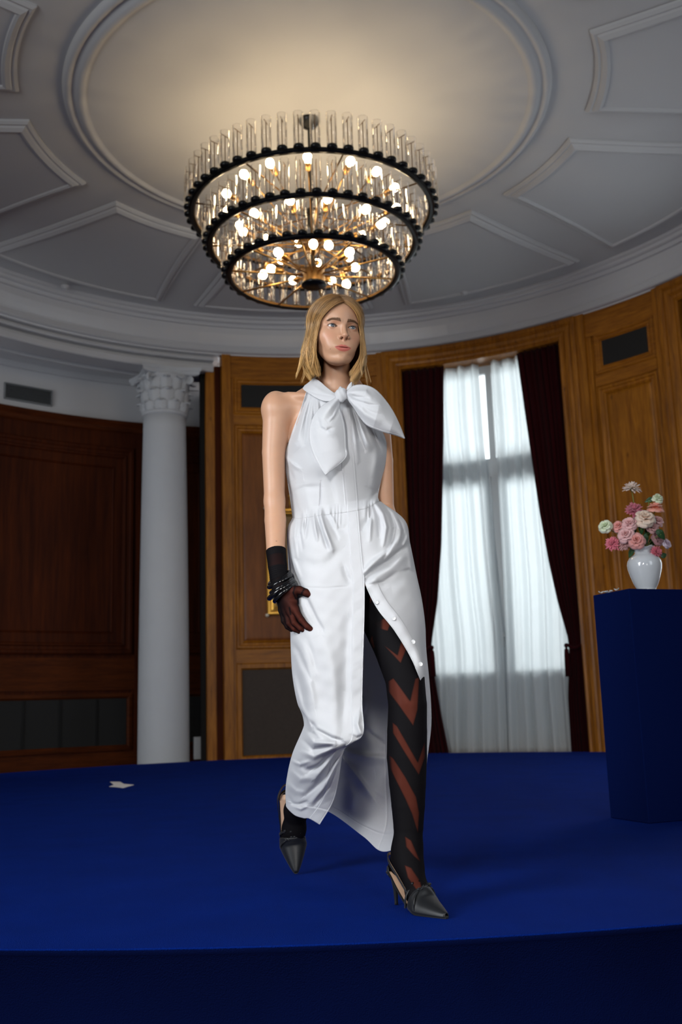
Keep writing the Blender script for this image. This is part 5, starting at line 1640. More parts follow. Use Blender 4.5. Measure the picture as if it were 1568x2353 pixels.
def build_bodice():
    LR = [((704, 900), (824, 903)), ((691, 940), (848, 938)), ((678, 975), (870, 972)), ((665, 1012), (886, 1008)), ((655, 1044), (890, 1042)), ((656, 1078), (884, 1075)),
          ((662, 1112), (875, 1108)), ((667, 1146), (869, 1140)), ((673, 1198), (872, 1163))]
    YF = [3.03, 3.0, 2.98, 2.968, 2.965, 2.975, 2.992, 3.0, 3.0]
    rows = []
    for k, ((a, b), yf) in enumerate(zip(LR, YF)):
        r = []
        for u in np.linspace(0, 1, 15):
            px = a[0] + (b[0] - a[0]) * u
            py = a[1] + (b[1] - a[1]) * u + 0
            e = 3.13 if k >= 4 else min(3.11, float(body_y(np.array([px]), np.array([py]))[0]))
            y = e + (yf - e) * sin(pi * u) ** (0.55 if k >= 4 else 0.8)
            r.append((px, py, y))
        rows.append(r)
    G = resample(rows, 300, 260)
    PX, PY, Y = G[..., 0], G[..., 1], G[..., 2]
    by = body_y(PX, PY)
    u = np.linspace(0, 1, 300)[None, :]
    edge = np.minimum(u, 1 - u)
    lim = by - 0.009
    Y = np.where((by < 4), np.minimum(Y, lim), Y)
    FL = [([(708, 908), (690, 950), (668, 1016)], 4, -.006, 1.8), ([(716, 914), (706, 960), (699, 1020)], 4, -.006, 1.5), ([(700, 905), (684, 945), (672, 990)], 3, .005, 1.5),
          ([(712, 912), (700, 950), (684, 1010)], 4, .005, 1), ([(722, 918), (722, 955), (716, 1000)], 3.5, -.005, 1), ([(729, 921), (734, 960), (733, 1010)], 3.5, .004, 1), ([(736, 924), (742, 970)], 3, -.004, 1),
          ([(803, 924), (822, 975), (838, 1034)], 5, -.009, 1.8), ([(797, 922), (812, 975), (822, 1060)], 5, .006, 1.5), ([(812, 940), (832, 990), (850, 1030)], 5, .005, 1.4), ([(806, 930), (815, 960), (826, 1010)], 3, -.004, 1),
          ([(851, 985), (864, 1010), (876, 1034)], 4, -.007, 1.6), ([(866, 988), (874, 1005), (884, 1024)], 4, -.006, 1.6), ([(858, 985), (868, 1010), (880, 1030)], 3, .005, 1),
          ([(863, 1030), (864, 1062), (858, 1100)], 7, .006, 1.6), ([(655, 1055), (665, 1078), (676, 1102)], 4, -.005, 1.5), ([(657, 1050), (672, 1066), (690, 1078)], 4, .005, 1.4),
          ([(824, 1210), (836, 1178), (856, 1148), (878, 1112)], 7, -.008, 2.2), ([(838, 1190), (858, 1160), (874, 1130)], 6, .007, 1.5), ([(846, 1120), (860, 1128), (874, 1128)], 5, -.004, 1.6),
          ([(738, 1106), (737, 1140), (735, 1170)], 2.2, -.003, 1), ([(700, 1110), (706, 1150), (712, 1180)], 10, .004, 2), ([(660, 1110), (676, 1140), (684, 1176)], 5, -.004, 2),
          ([(690, 1030), (720, 1062), (760, 1075)], 16, .006, 1.5), ([(755, 1100), (765, 1135), (770, 1165)], 9, -.003, 1.5), ([(676, 1130), (700, 1120), (735, 1118)], 6, -.003, 1.6)]
    Y = Y - folds(PX, PY, FL)
    # raised placket
    l = np.interp(PY, PLK[:, 0], PLK[:, 1]); r = np.interp(PY, PLK[:, 0], PLK[:, 2])
    on = sm(PX, l - 0.7, l + 0.7) * (1 - sm(PX, r - 0.7, r + 0.7))
    st = np.exp(-((PX - l - 4) / 1.1) ** 2) + np.exp(-((PX - r + 4) / 1.1) ** 2)
    Y = Y - 0.0035 * on + 0.0006 * st
    # armhole binding
    Y = Y - 0.003 * np.exp(-((u * 230 - 2.5) / 2.2) ** 2) * (PY < 1050)
    # gathered waist seam
    Y = Y - 0.0007 * np.sin(PX * 0.7 + 2 * np.sin(PX * .15)) * sm(PY, 1165 - (PX - 700) * .15, 1190 - (PX - 700) * .18) * (1 - on)
    G = np.stack([PX, PY, Y], -1)
    return G
def build_dress():
    global dress
    # ---------------- skirt
    R = [
     [(823,1172,2.995),(797,1176,2.992),(735,1184,3.000),(695,1190,3.05),(673,1190,3.13),(685,1187,3.21),(730,1182,3.26),(775,1178,3.27),(830,1165,3.24),(872,1152,3.14),(864,1156,3.05),(846,1166,3.01),(823,1172,2.994)],
     [(828,1230,2.972),(801,1230,2.970),(735,1232,2.968),(688,1228,3.01),(661,1220,3.12),(675,1222,3.25),(730,1225,3.31),(790,1225,3.32),(870,1215,3.3),(929,1196,3.15),(907,1203,3.03),(862,1220,2.982),(828,1230,2.971)],
     [(833,1285,2.962),(805,1285,2.960),(740,1290,2.955),(692,1290,3.00),(663,1284,3.12),(678,1285,3.27),(730,1290,3.34),(800,1290,3.35),(880,1280,3.32),(941,1250,3.16),(921,1258,3.02),(868,1276,2.972),(833,1285,2.961)],
     [(838,1337,2.955),(810,1338,2.953),(742,1345,2.950),(696,1345,2.99),(666,1343,3.12),(680,1345,3.28),(740,1345,3.36),(810,1345,3.37),(890,1340,3.34),(955,1322,3.16),(936,1322,3.03),(866,1326,2.962),(838,1337,2.954)],
     [(838,1410,2.952),(809,1412,2.950),(745,1420,2.948),(697,1420,2.99),(668,1420,3.12),(682,1420,3.29),(740,1420,3.38),(815,1420,3.39),(900,1405,3.36),(967,1384,3.16),(950,1366,3.03),(886,1374,2.952),(866,1397,2.948)],
     [(836,1480,2.952),(808,1482,2.950),(745,1490,2.950),(697,1490,2.99),(669,1490,3.12),(690,1490,3.3),(745,1490,3.4),(820,1480,3.42),(905,1460,3.38),(973,1440,3.18),(965,1424,3.05),(926,1428,2.948),(905,1447,2.940)],
     [(834,1550,2.957),(807,1552,2.955),(748,1560,2.957),(703,1562,2.99),(673,1555,3.12),(700,1560,3.3),(760,1555,3.41),(825,1545,3.43),(905,1530,3.4),(975,1500,3.2),(972,1486,3.08),(957,1486,2.965),(940,1503,2.945)],
     [(833,1620,2.965),(806,1622,2.962),(755,1625,2.960),(710,1625,2.985),(685,1618,3.11),(705,1625,3.3),(765,1620,3.42),(830,1610,3.44),(905,1590,3.41),(980,1556,3.20),(979,1546,3.08),(973,1536,2.965),(961,1549,2.930)],
     [(834,1688,2.925),(806,1700,2.925),(765,1702,2.925),(720,1690,2.98),(703,1655,3.11),(705,1690,3.32),(770,1680,3.43),(832,1675,3.45),(905,1650,3.42),(985,1622,3.22),(984,1612,3.14),(983,1602,3.07),(980,1604,3.04)],
     [(792,1722,3.00),(766,1732,2.995),(738,1740,3.01),(702,1735,3.06),(673,1732,3.2),(690,1735,3.38),(760,1740,3.47),(832,1740,3.47),(905,1720,3.44),(985,1680,3.26),(984,1672,3.2),(983,1665,3.14),(981,1668,3.12)],
     [(779,1790,3.11),(752,1792,3.10),(722,1792,3.12),(690,1788,3.17),(660,1788,3.3),(680,1790,3.47),(755,1800,3.5),(835,1810,3.49),(905,1800,3.45),(975,1760,3.28),(977,1750,3.24),(978,1740,3.2),(977,1740,3.18)],
     [(766,1842,3.19),(739,1840,3.19),(712,1836,3.21),(685,1830,3.26),(657,1828,3.38),(675,1830,3.5),(757,1840,3.52),(838,1880,3.5),(905,1888,3.45),(965,1850,3.3),(968,1840,3.27),(970,1830,3.24),(970,1825,3.22)],
     [(735,1895,3.26),(711,1881,3.27),(698,1880,3.29),(676,1872,3.33),(658,1850,3.42),(690,1850,3.52),(757,1866,3.53),(835,1922,3.5),(882,1957,3.46),(950,1930,3.33),(958,1915,3.29),(964,1900,3.26),(965,1895,3.24)]]
    NU, NV = 720, 430
    G = resample(R, NU, NV)
    PX, PY, Y = G[..., 0].copy(), G[..., 1].copy(), G[..., 2].copy()
    col = np.linspace(0, 12, NU)[None, :] * np.ones((NV, 1)); row = np.linspace(0, 12, NV)[:, None] * np.ones((1, NU))
    by = body_y(PX, PY)
    front = 1 - sm(col, 3.6, 4.3)
    frontB = sm(col, 9.7, 10.3) * (1 - sm(row, 6.7, 7.1))
    lim = by - 0.007
    Yl = np.where(by < 4, np.minimum(Y, lim), Y)
    Y = Y + (Yl - Y) * np.clip(front + frontB, 0, 1)
    FA = [  # folds of the front left part
     ([(664, 1206), (661, 1240), (664, 1282), (680, 1322), (706, 1378), (726, 1420), (742, 1446)], 4.5, -.010, 1.9),
     ([(668, 1206), (668, 1240), (674, 1285), (690, 1325)], 5, .008, 1.4), ([(680, 1196), (677, 1235), (683, 1284)], 4, .007, 1.4), ([(690, 1190), (690, 1225), (696, 1262)], 3.5, -.005, 1.3),
     ([(712, 1184), (706, 1205), (702, 1235)], 3.5, -.006, 1.3), ([(720, 1180), (724, 1210), (730, 1240)], 3.5, .006, 1.2), ([(734, 1174), (746, 1215), (764, 1262)], 4.5, .010, 1.5), ([(729, 1178), (738, 1215), (752, 1258)], 3.5, -.007, 1.2),
     ([(742, 1172), (758, 1200), (776, 1235)], 4, -.004, 1.5), ([(752, 1172), (764, 1190), (776, 1212)], 3, .003, 1), ([(700, 1186), (697, 1200), (692, 1222)], 3, .004, 1),
     ([(700, 1290), (722, 1300), (760, 1290), (780, 1268)], 12, -.004, 1.6), ([(772, 1212), (790, 1216), (800, 1206)], 6, -.003, 1.5), ([(790, 1300), (797, 1322), (806, 1336)], 5, -.005, 1.6),
     ([(700, 1350), (750, 1352), (800, 1347)], 2.0, -.0015, 1), ([(700, 1405), (715, 1430), (735, 1452)], 8, -.005, 2),
     ([(672, 1452), (690, 1478), (706, 1504), (722, 1545)], 9, .005, 1.6), ([(672, 1478), (688, 1500), (700, 1530), (712, 1560)], 5, -.008, 1.6), ([(706, 1470), (716, 1500), (726, 1542)], 6, -.003, 1.4),
     ([(672, 1515), (684, 1550), (694, 1590), (700, 1640)], 7, -.008, 1.8), ([(690, 1505), (708, 1560), (722, 1620)], 9, .008, 1.6), ([(676, 1560), (692, 1620), (712, 1660)], 6, .007, 1.5),
     ([(740, 1460), (762, 1520), (770, 1600), (772, 1680)], 16, .006, 1.6), ([(800, 1420), (796, 1520), (790, 1610), (786, 1680)], 9, -.005, 1.5),
     # knee point fans
     ([(704, 1650), (728, 1676), (762, 1696), (785, 1702)], 5, -.013, 1.6), ([(690, 1634), (716, 1668), (750, 1688)], 6, .010, 1.5), ([(718, 1664), (716, 1682), (726, 1690)], 4, -.006, 1.2),
     ([(702, 1682), (722, 1706), (768, 1708)], 5, .009, 1.4), ([(697, 1700), (720, 1722), (762, 1716)], 4.5, -.009, 1.4), ([(696, 1728), (722, 1738), (768, 1718)], 5, .008, 1.4),
     ([(686, 1752), (704, 1768), (730, 1764), (762, 1742)], 5, -.008, 1.5), ([(672, 1748), (690, 1756), (708, 1750)], 4, .008, 1.3), ([(668, 1770), (690, 1790), (716, 1788)], 6, .006, 1.4),
     ([(792, 1716), (770, 1748), (751, 1784), (722, 1812), (702, 1828)], 4.5, -.010, 1.6), ([(780, 1722), (752, 1754), (722, 1790)], 5, .008, 1.5), ([(786, 1730), (766, 1772), (744, 1812), (716, 1842)], 5, .008, 1.4), ([(766, 1728), (738, 1756), (706, 1778)], 4, -.007, 1.3),
     ([(776, 1756), (756, 1806), (738, 1832), (724, 1850)], 3.5, -.006, 1.4), ([(672, 1846), (688, 1848), (706, 1842)], 3.5, -.007, 1.5), ([(676, 1852), (692, 1858), (706, 1852)], 3.5, .007, 1.2), ([(660, 1800), (680, 1818), (700, 1822)], 6, .006, 1.4),
     ([(664, 1830), (676, 1848), (694, 1856)], 3, -.004, 1.4), ([(826, 1640), (822, 1664), (832, 1690)], 5, .008, 1.3), ([(809, 1690), (820, 1696), (834, 1690)], 4, -.005, 1.4),
    ]
    FB = [  # folds of the front right part and hip
     ([(833, 1331), (860, 1306), (889, 1290), (915, 1268), (940, 1248)], 4.5, -.012, 2.0), ([(836, 1316), (862, 1290), (892, 1268), (922, 1232)], 6, .010, 1.5), ([(838, 1350), (868, 1326), (900, 1306), (936, 1270)], 7, .008, 1.6),
     ([(852, 1160), (850, 1190), (832, 1214)], 5, -.007, 1.7), ([(866, 1158), (880, 1180), (888, 1212), (882, 1250)], 4, .008, 1.4), ([(860, 1162), (870, 1190), (872, 1230)], 3.5, -.006, 1.3),
     ([(880, 1158), (898, 1180), (908, 1212), (900, 1250), (880, 1286)], 4, -.008, 1.5), ([(892, 1164), (910, 1186), (922, 1216), (916, 1246)], 4.5, .008, 1.3), ([(904, 1178), (922, 1204), (932, 1236)], 3.5, -.006, 1.3), ([(846, 1170), (852, 1200), (850, 1240)], 4, .005, 1.3),
     ([(938, 1258), (944, 1290), (946, 1312)], 4, .006, 1.4), ([(926, 1312), (940, 1310), (952, 1318)], 4, -.006, 1.4), ([(840, 1345), (880, 1338), (910, 1316)], 4, -.004, 1.6), ([(900, 1350), (930, 1345), (955, 1352)], 10, .004, 1.5),
     ([(926, 1258), (934, 1240), (940, 1226)], 3.5, .008, 1.2)]
    FI = [  # folds of the back part, seen from inside
     ([(788, 1742), (820, 1782), (856, 1830)], 5, .012, 2.0), ([(776, 1716), (810, 1732), (850, 1740), (898, 1742)], 8, .010, 1.6), ([(843, 1676), (856, 1690), (878, 1704)], 5, -.009, 1.6), ([(830, 1600), (838, 1620), (832, 1640)], 5, .007, 1.5),
     ([(866, 1820), (884, 1790), (900, 1760)], 12, -.007, 1.5), ([(800, 1800), (812, 1828), (806, 1860)], 9, .006, 1.5), ([(845, 1600), (850, 1680), (860, 1760)], 14, .007, 1.4)]
    wA = 1 - sm(col, 4.2, 4.8); wB = sm(col, 8.6, 9.3); wI = sm(col, 5.5, 6.2) * (1 - sm(col, 8.6, 9.2))
    Y = Y - folds(PX, PY, FA) * wA - folds(PX, PY, FB) * wB - folds(PX, PY, FI) * wI
    # seam of the back panel and hem bands
    d = np.zeros_like(Y)
    kA = sm(col, 0.94, 0.98); stitch = lambda x, c, w: np.exp(-((x - c) / w) ** 2)
    # front placket stands proud, with stitch lines
    Y = Y - 0.0035 * (1 - kA) + 0.0008 * stitch(col, 0.12, 0.03)
    Y = Y - 0.003 * sm(col, 11.0, 11.04) * sm(row, 3.05, 3.3) * (1 - sm(row, 8, 9)) + 0.0008 * stitch(col, 11.9, 0.03) * (row > 3.2)
    Y = Y - 0.0018 * sm(row, 11.36, 11.40) * wA + 0.0018 * sm(row, 11.36, 11.40) * wI + 0.0015 * stitch(row, 11.38, 0.035)
    Y = Y + 0.002 * stitch(col, 7.75, 0.03) * wI * sm(row, 8, 9)
    # puckers along the waist seam and the placket
    Y = Y - 0.0016 * np.sin(PX * 0.62 + 2.2 * np.sin(PX * .17) + 0.02 * PY) * (0.5 + 0.5 * np.sin(PX * .09 + 1)) * (1 - sm(row, 0.1, 0.9)) * (kA * wA + wB)
    Y = Y - 0.0002 * np.sin(PY * 0.33 + 2.6 * np.sin(PY * 0.041) + PX * .25) * (1 - kA) * sm(row, 2.5, 3.5)
    Y = Y - 0.0012 * np.sin(PY * 0.16 + PX * 0.05) * np.sin(PX * 0.11 - PY * 0.03) * (wA + wB)
    # the bodice ends exactly on the top edge of the skirt
    SK = (PX, PY, Y)
    fr = (col[0] < 4) | (col[0] > 8.98)
    tx, ty, tY = PX[0][fr], PY[0][fr], Y[0][fr]; od = np.argsort(tx); tx, ty, tY = tx[od], ty[od], tY[od]
    G = build_bodice()
    top = np.interp(G[..., 0], tx, ty); y0_ = np.interp(G[..., 0], tx, tY)
    v_ = np.linspace(0, 1, G.shape[0])[:, None]
    G[..., 1] += (top[-1] + 1.0 - G[-1, :, 1])[None] * sm(v_, 0.86, 1.0)
    w_ = sm(G[..., 1], top - 24, top - 1)
    G[..., 2] = G[..., 2] * (1 - w_) + (y0_ - 0.0012) * w_
    V1 = W(G[..., 0].ravel(), G[..., 1].ravel(), G[..., 2].ravel()); F1 = np.array(grid_faces(*G.shape[:2]))
    # back of the bodice
    rows = []
    for k, (a, b) in enumerate([((655, 1044), (890, 1042)), ((656, 1078), (884, 1075)), ((662, 1112), (875, 1108)), ((667, 1146), (869, 1140)), ((673, 1190), (872, 1156))]):
        rows.append([(a[0] + (b[0] - a[0]) * u, a[1] + (b[1] - a[1]) * u, 3.13 + 0.125 * sin(pi * u) ** 0.6) for u in np.linspace(0, 1, 11)])
    B = resample(rows, 60, 40)
    V2 = W(B[..., 0].ravel(), B[..., 1].ravel(), B[..., 2].ravel()); F2 = np.array(grid_faces(40, 60))[:, ::-1] + len(V1)
    o = pmesh('dress', np.concatenate([V1, V2]), np.concatenate([F1, F2]), M['white_cloth'])
    s = o.modifiers.new('thick', 'SOLIDIFY'); s.thickness = 0.0012; s.offset = 0
    dress = o
    PX, PY, Y = SK
    o = cloth('skirt', np.stack([PX, PY, Y], -1), dress)
    # buttons on the open edge and small folded corner
    bm_ = plain('pearl_button', (0.72, 0.74, 0.76), 0.25, coat=0.5)
    b0 = None
    for (bx, by_) in ((866, 1384), (905, 1421), (950, 1475), (967, 1526)):
        jj = np.argmin((PX[:, NU * 108 // 120:] - bx) ** 2 + (PY[:, NU * 108 // 120:] - by_) ** 2)
        r_, c_ = np.unravel_index(jj, PX[:, NU * 108 // 120:].shape); yb = Y[r_, c_ + NU * 108 // 120] - 0.004
        p = W(bx, by_, yb) - PO
        if b0 is None:
            V, F = lathe([(0.0, 0.0018), (0.0012, 0.0010), (0.0040, 0.0010), (0.0052, 0.0022), (0.0060, 0.0020), (0.0064, 0.0008), (0.0060, -0.0010), (0.0, -0.0012)], 20, False, False)
            V = np.array(V)[:, [0, 2, 1]] * [1, -1, 1]
            b0 = mesh_from('button', V, F, bm_, dress); ob = b0
        else:
            ob = b0.copy(); COL.objects.link(ob); ob.parent = dress
        ob.location = p; ob.rotation_euler = (0, 0, 0.25)
    return o
build_dress()

def build_bow():
    # collar band round the neck
    rows_t = [(697, 893, 3.10), (704, 884, 3.065), (722, 868, 3.055), (745, 884, 3.04), (769, 903, 3.005), (781, 912, 2.985)]
    def band(top, bot, name, FLs, nu=90, nv=40, extra=0):
        T = crv(np.array(top, float), nu); B = crv(np.array(bot, float), nu)
        f = np.linspace(0, 1, nv)[:, None, None]
        G = T[None] * (1 - f) + B[None] * f
        # keep clear of the body
        by = body_y(G[..., 0], G[..., 1])
        bulge = 0.006 * np.sin(pi * np.linspace(0, 1, nv))[:, None]
        Y = G[..., 2] - bulge
        Y = np.where(by < 4, np.minimum(Y, by - 0.009), Y)
        Y = Y - folds(G[..., 0], G[..., 1], FLs)
        G = np.stack([G[..., 0], G[..., 1], Y], -1)
        return G
    # the collar: from behind the neck over the left, down to the knot
    top = [(728, 866, 3.14), (722, 868, 3.10), (735, 876, 3.055), (750, 889, 3.03), (764, 900, 3.0), (776, 908, 2.98)]
    bot = [(700, 886, 3.14), (697, 894, 3.09), (712, 905, 3.04), (737, 919, 3.01), (757, 922, 2.985), (778, 918, 2.972)]
    G = band(top, bot, 'collar', [([(700, 896), (730, 905), (770, 912)], 2.5, -.0015, 1), ([(712, 882), (745, 903), (772, 912)], 4, .0015, 1)])
    c = cloth('collar', G, dress)
    back = [(728, 866, 3.14), (735, 862, 3.17), (760, 862, 3.19), (790, 866, 3.18), (808, 874, 3.13), (812, 885, 3.05), (800, 905, 2.985)]
    backb = [(700, 886, 3.14), (715, 890, 3.19), (760, 890, 3.21), (795, 892, 3.20), (818, 898, 3.13), (818, 902, 3.04), (806, 912, 2.98)]
    T = crv(np.array(back, float), 60); B = crv(np.array(backb, float), 60); f = np.linspace(0, 1, 16)[:, None, None]
    cloth('collar_back', T[None] * (1 - f) + B[None] * f, dress)
    def leafsheet(L, R, yl, yr, ymid, FLs, nu=110, nv=170, name='bow_tail', belly=0.012):
        """sheet between a left and right outline (photo pixels), with a soft belly"""
        Lc = crv(np.array(L, float), nv); Rc = crv(np.array(R, float), nv)
        u = np.linspace(0, 1, nu)[None, :, None]
        P = Lc[:, None] * (1 - u) + Rc[:, None] * u
        v = np.linspace(0, 1, nv)[:, None]; uu = u[..., 0]
        y0 = np.interp(v[:, 0], np.linspace(0, 1, len(ymid)), ymid)[:, None]
        yl_ = np.interp(v[:, 0], np.linspace(0, 1, len(yl)), yl)[:, None]; yr_ = np.interp(v[:, 0], np.linspace(0, 1, len(yr)), yr)[:, None]
        Y = (yl_ * (1 - uu) + yr_ * uu) + (y0 - (yl_ + yr_) / 2) * np.sin(pi * uu) ** 0.8
        Y = Y - folds(P[..., 0], P[..., 1], FLs, 1.05)
        # turned hem near the edges
        e = np.minimum(uu, 1 - uu) * np.linalg.norm(Lc - Rc, axis=1)[:, None]
        Y = Y - 0.0012 * (1 - sm(e, 3.0, 3.8))
        return np.concatenate([P, Y[..., None]], -1)
    # tail hanging to the left
    L = [(779, 908), (765, 918), (742, 932), (722, 955), (712, 985), (712, 1015), (721, 1045), (735, 1072), (748, 1091)]
    R = [(783, 912), (783, 922), (781, 938), (787, 955), (792, 975), (795, 1000), (796, 1025), (795, 1053), (749, 1091)]
    G = leafsheet(L, R, [2.965, 2.955, 2.948, 2.945, 2.940], [2.96, 2.955, 2.950, 2.947, 2.940], [2.95, 2.925, 2.915, 2.922, 2.938],
        [([(781, 915), (776, 945), (766, 962)], 5, -.008, 1.6), ([(776, 918), (755, 940), (735, 970)], 7, .006, 1.4), ([(779, 930), (768, 955), (758, 966)], 3, .006, 1),
         ([(732, 962), (737, 982), (750, 990), (762, 984)], 4, -.007, 1.5), ([(740, 978), (758, 996), (770, 1000)], 5, .004, 1.3), ([(760, 985), (775, 1010), (785, 1040)], 14, .005, 1.4), ([(722, 960), (718, 1000), (728, 1040)], 8, -.004, 1.5)])
    cloth('bow_tail', G, dress, 0.0016)
    # tail that spreads over the chest to the right, ending in a point
    T = [(793, 903), (803, 893), (818, 885), (840, 885), (862, 894), (882, 914), (902, 942), (918, 974), (931, 1007)]
    B = [(794, 912), (802, 922), (814, 938), (826, 957), (842, 976), (862, 986), (885, 994), (908, 1000), (930, 1008)]
    G = leafsheet(T, B, [2.965, 2.955, 2.95, 2.955, 2.965, 2.985], [2.965, 2.955, 2.945, 2.94, 2.95, 2.985], [2.955, 2.925, 2.905, 2.905, 2.925, 2.975],
        [([(796, 908), (820, 920), (848, 930), (870, 932)], 4, -.008, 1.6), ([(797, 903), (818, 899), (840, 900), (852, 912)], 5, .008, 1.4), ([(798, 905), (820, 912), (845, 915)], 3.5, -.006, 1.3),
         ([(797, 912), (815, 930), (840, 952), (870, 968)], 6, .008, 1.4), ([(798, 916), (812, 934), (822, 946)], 3.5, -.006, 1.4), ([(800, 910), (822, 925), (850, 945), (880, 955)], 4, -.004, 1.4),
         ([(850, 905), (868, 925), (880, 948)], 10, .005, 1.5), ([(878, 930), (895, 955), (915, 985)], 9, -.004, 1.5), ([(803, 915), (812, 921), (820, 932)], 4, -.006, 1.2)])
    cloth('bow_tail', G, dress, 0.0016, flip=True)
    # short folded end standing up behind the knot
    G = leafsheet([(795, 902), (797, 893), (802, 884), (808, 878)], [(806, 903), (808, 896), (810, 888), (809, 878)], [2.985, 2.99, 2.995], [2.985, 2.99, 2.995], [2.975, 2.98, 2.99], [], 20, 24)
    cloth('bow_fold', G, dress, 0.0012)
    G = leafsheet([(772, 907), (776, 897), (781, 889)], [(794, 904), (793, 896), (783, 888)], [2.965, 2.968, 2.98], [2.965, 2.968, 2.98], [2.95, 2.955, 2.975], [([(784, 888), (786, 898), (788, 908)], 3, .003, 1)], 20, 24)
    cloth('bow_fold', G, dress, 0.0012)
    # knot
    k = J(783.5, 909, 2.952)
    def kn(p):
        q = p - k
        d = ell(p, k, (0.0175, 0.016, 0.022))
        w = 0.0008 * np.sin(q[:, 0] * 330 + q[:, 2] * 150)
        d = smin(d, cap(p, J(775, 905, 2.953), J(790, 897, 2.955), 0.007, 0.008), 0.006)
        d = smin(d, cap(p, J(779, 920, 2.953), J(793, 912, 2.953), 0.006, 0.007), 0.006)
        return d + w
    V, F = nets(kn, k - 0.035, k + 0.035, 0.0011)
    pmesh('bow_knot', V, F, M['white_cloth'], dress)
build_bow()
# ---- tights, glove, bracelets and shoes
def sheer_black():
    """black nylon: vertex colour red channel 1 = see-through knit, 0 = opaque knit; denser where seen edge on, as knit is"""
    m, nt, b, N, L = new_mat('black_nylon')
    at = N.new('ShaderNodeAttribute'); at.attribute_name = 'Col'
    sp = N.new('ShaderNodeSeparateColor')
    lw = N.new('ShaderNodeLayerWeight'); lw.inputs[0].default_value = 0.42
    iv = N.new('ShaderNodeMath'); iv.operation = 'SUBTRACT'; iv.inputs[0].default_value = 1.0
    mu = N.new('ShaderNodeMath'); mu.operation = 'MULTIPLY'
    m2 = N.new('ShaderNodeMath'); m2.operation = 'MULTIPLY'; m2.inputs[1].default_value = 0.50
    L.new(at.outputs['Color'], sp.inputs[0]); L.new(lw.outputs['Facing'], iv.inputs[1])
    L.new(sp.outputs[0], mu.inputs[0]); L.new(iv.outputs[0], mu.inputs[1]); L.new(mu.outputs[0], m2.inputs[0])
    tr = N.new('ShaderNodeBsdfTransparent'); tr.inputs[0].default_value = (0.80, 0.50, 0.46, 1)
    mx = N.new('ShaderNodeMixShader')
    b.inputs['Base Color'].default_value = (0.0035, 0.003, 0.004, 1); b.inputs['Roughness'].default_value = 0.7; b.inputs['Specular IOR Level'].default_value = 0.08
    L.new(m2.outputs[0], mx.inputs[0]); L.new(b.outputs[0], mx.inputs[1]); L.new(tr.outputs[0], mx.inputs[2]); L.new(mx.outputs[0], N['Material Output'].inputs[0])
    return m
M['nylon'] = sheer_black()

CHEV = [[(860, 1432), (872, 1444), (891, 1449), (898, 1430), (886, 1420), (872, 1426)],
        [(884, 1484), (921, 1523), (939, 1478), (926, 1460), (914, 1506), (890, 1488)],
        [(891, 1566), (904, 1558), (943, 1611), (955, 1560), (964, 1556), (960, 1630), (950, 1667), (917, 1621), (892, 1588)],
        [(902, 1660), (912, 1668), (961, 1752), (977, 1704), (978, 1738), (963, 1780), (926, 1722), (903, 1684)],
        [(891, 1732), (904, 1743), (932, 1786), (957, 1832), (964, 1868), (961, 1913), (947, 1869), (932, 1836), (910, 1793), (893, 1758)],
        [(931, 1922), (945, 1931), (967, 1980), (953, 1968), (934, 1946)],
        [(930, 1988), (945, 1994), (966, 2025), (972, 2051), (960, 2048), (937, 2016)],
        [(897, 1980), (905, 1976), (906, 1992), (901, 1998)]]
def poly_sd(PX, PY, P):
    P = np.array(P, float); n = len(P); best = np.full(PX.shape, 1e9); ins = np.zeros(PX.shape, bool)
    for i in range(n):
        a, b = P[i], P[(i + 1) % n]; ab = b - a
        t = np.clip(((PX - a[0]) * ab[0] + (PY - a[1]) * ab[1]) / (ab @ ab), 0, 1)
        best = np.minimum(best, np.hypot(PX - a[0] - t * ab[0], PY - a[1] - t * ab[1]))
        c = ((a[1] > PY) != (b[1] > PY)) & (PX < (b[0] - a[0]) * (PY - a[1]) / (b[1] - a[1] + 1e-12) + a[0])
        ins ^= c
    return np.where(ins, -best, best)

def build_tights():
    f = lambda p: smin(leg_l(p), leg_r(p), 0.01) - 0.0022
    zt = J(860, 1352, 3.1)[2]
    V, F = nets(lambda p: np.maximum(f(p), p[:, 2] - zt), (-0.26, 2.74, -0.008), (0.30, 3.78, zt + 0.01), 0.0024)
    px, py = PIX(V)
    s = np.full(len(V), 1e9)
    for P in CHEV: s = np.minimum(s, poly_sd(px, py, P))
    c = np.clip(0.5 - s / 2.8, 0, 1) * np.clip((px - np.interp(py, [1480, 1560, 1700, 1850, 1950], [872, 888, 888, 899, 907])) / 9, 0.15, 1)
    front = np.clip((3.02 - V[:, 1]) / 0.02, 0, 1) * (px > 850)
    # the same bands run on round the back of the leg
    zz = V[:, 2]; back = (V[:, 1] >= 3.0) & (px > 850)
    bands = np.clip((np.sin((zz * 1.0 + np.abs(V[:, 0] - 0.19) * 1.8) * 42) - 0.35) * 2.5, 0, 1)
    c = np.where(back, bands, c * front)
    o = pmesh('tights', V, F, M['nylon'], colors=np.stack([c, c, c], 1))
    o['label'] = 'black tights with see-through chevron stripes'
build_tights()

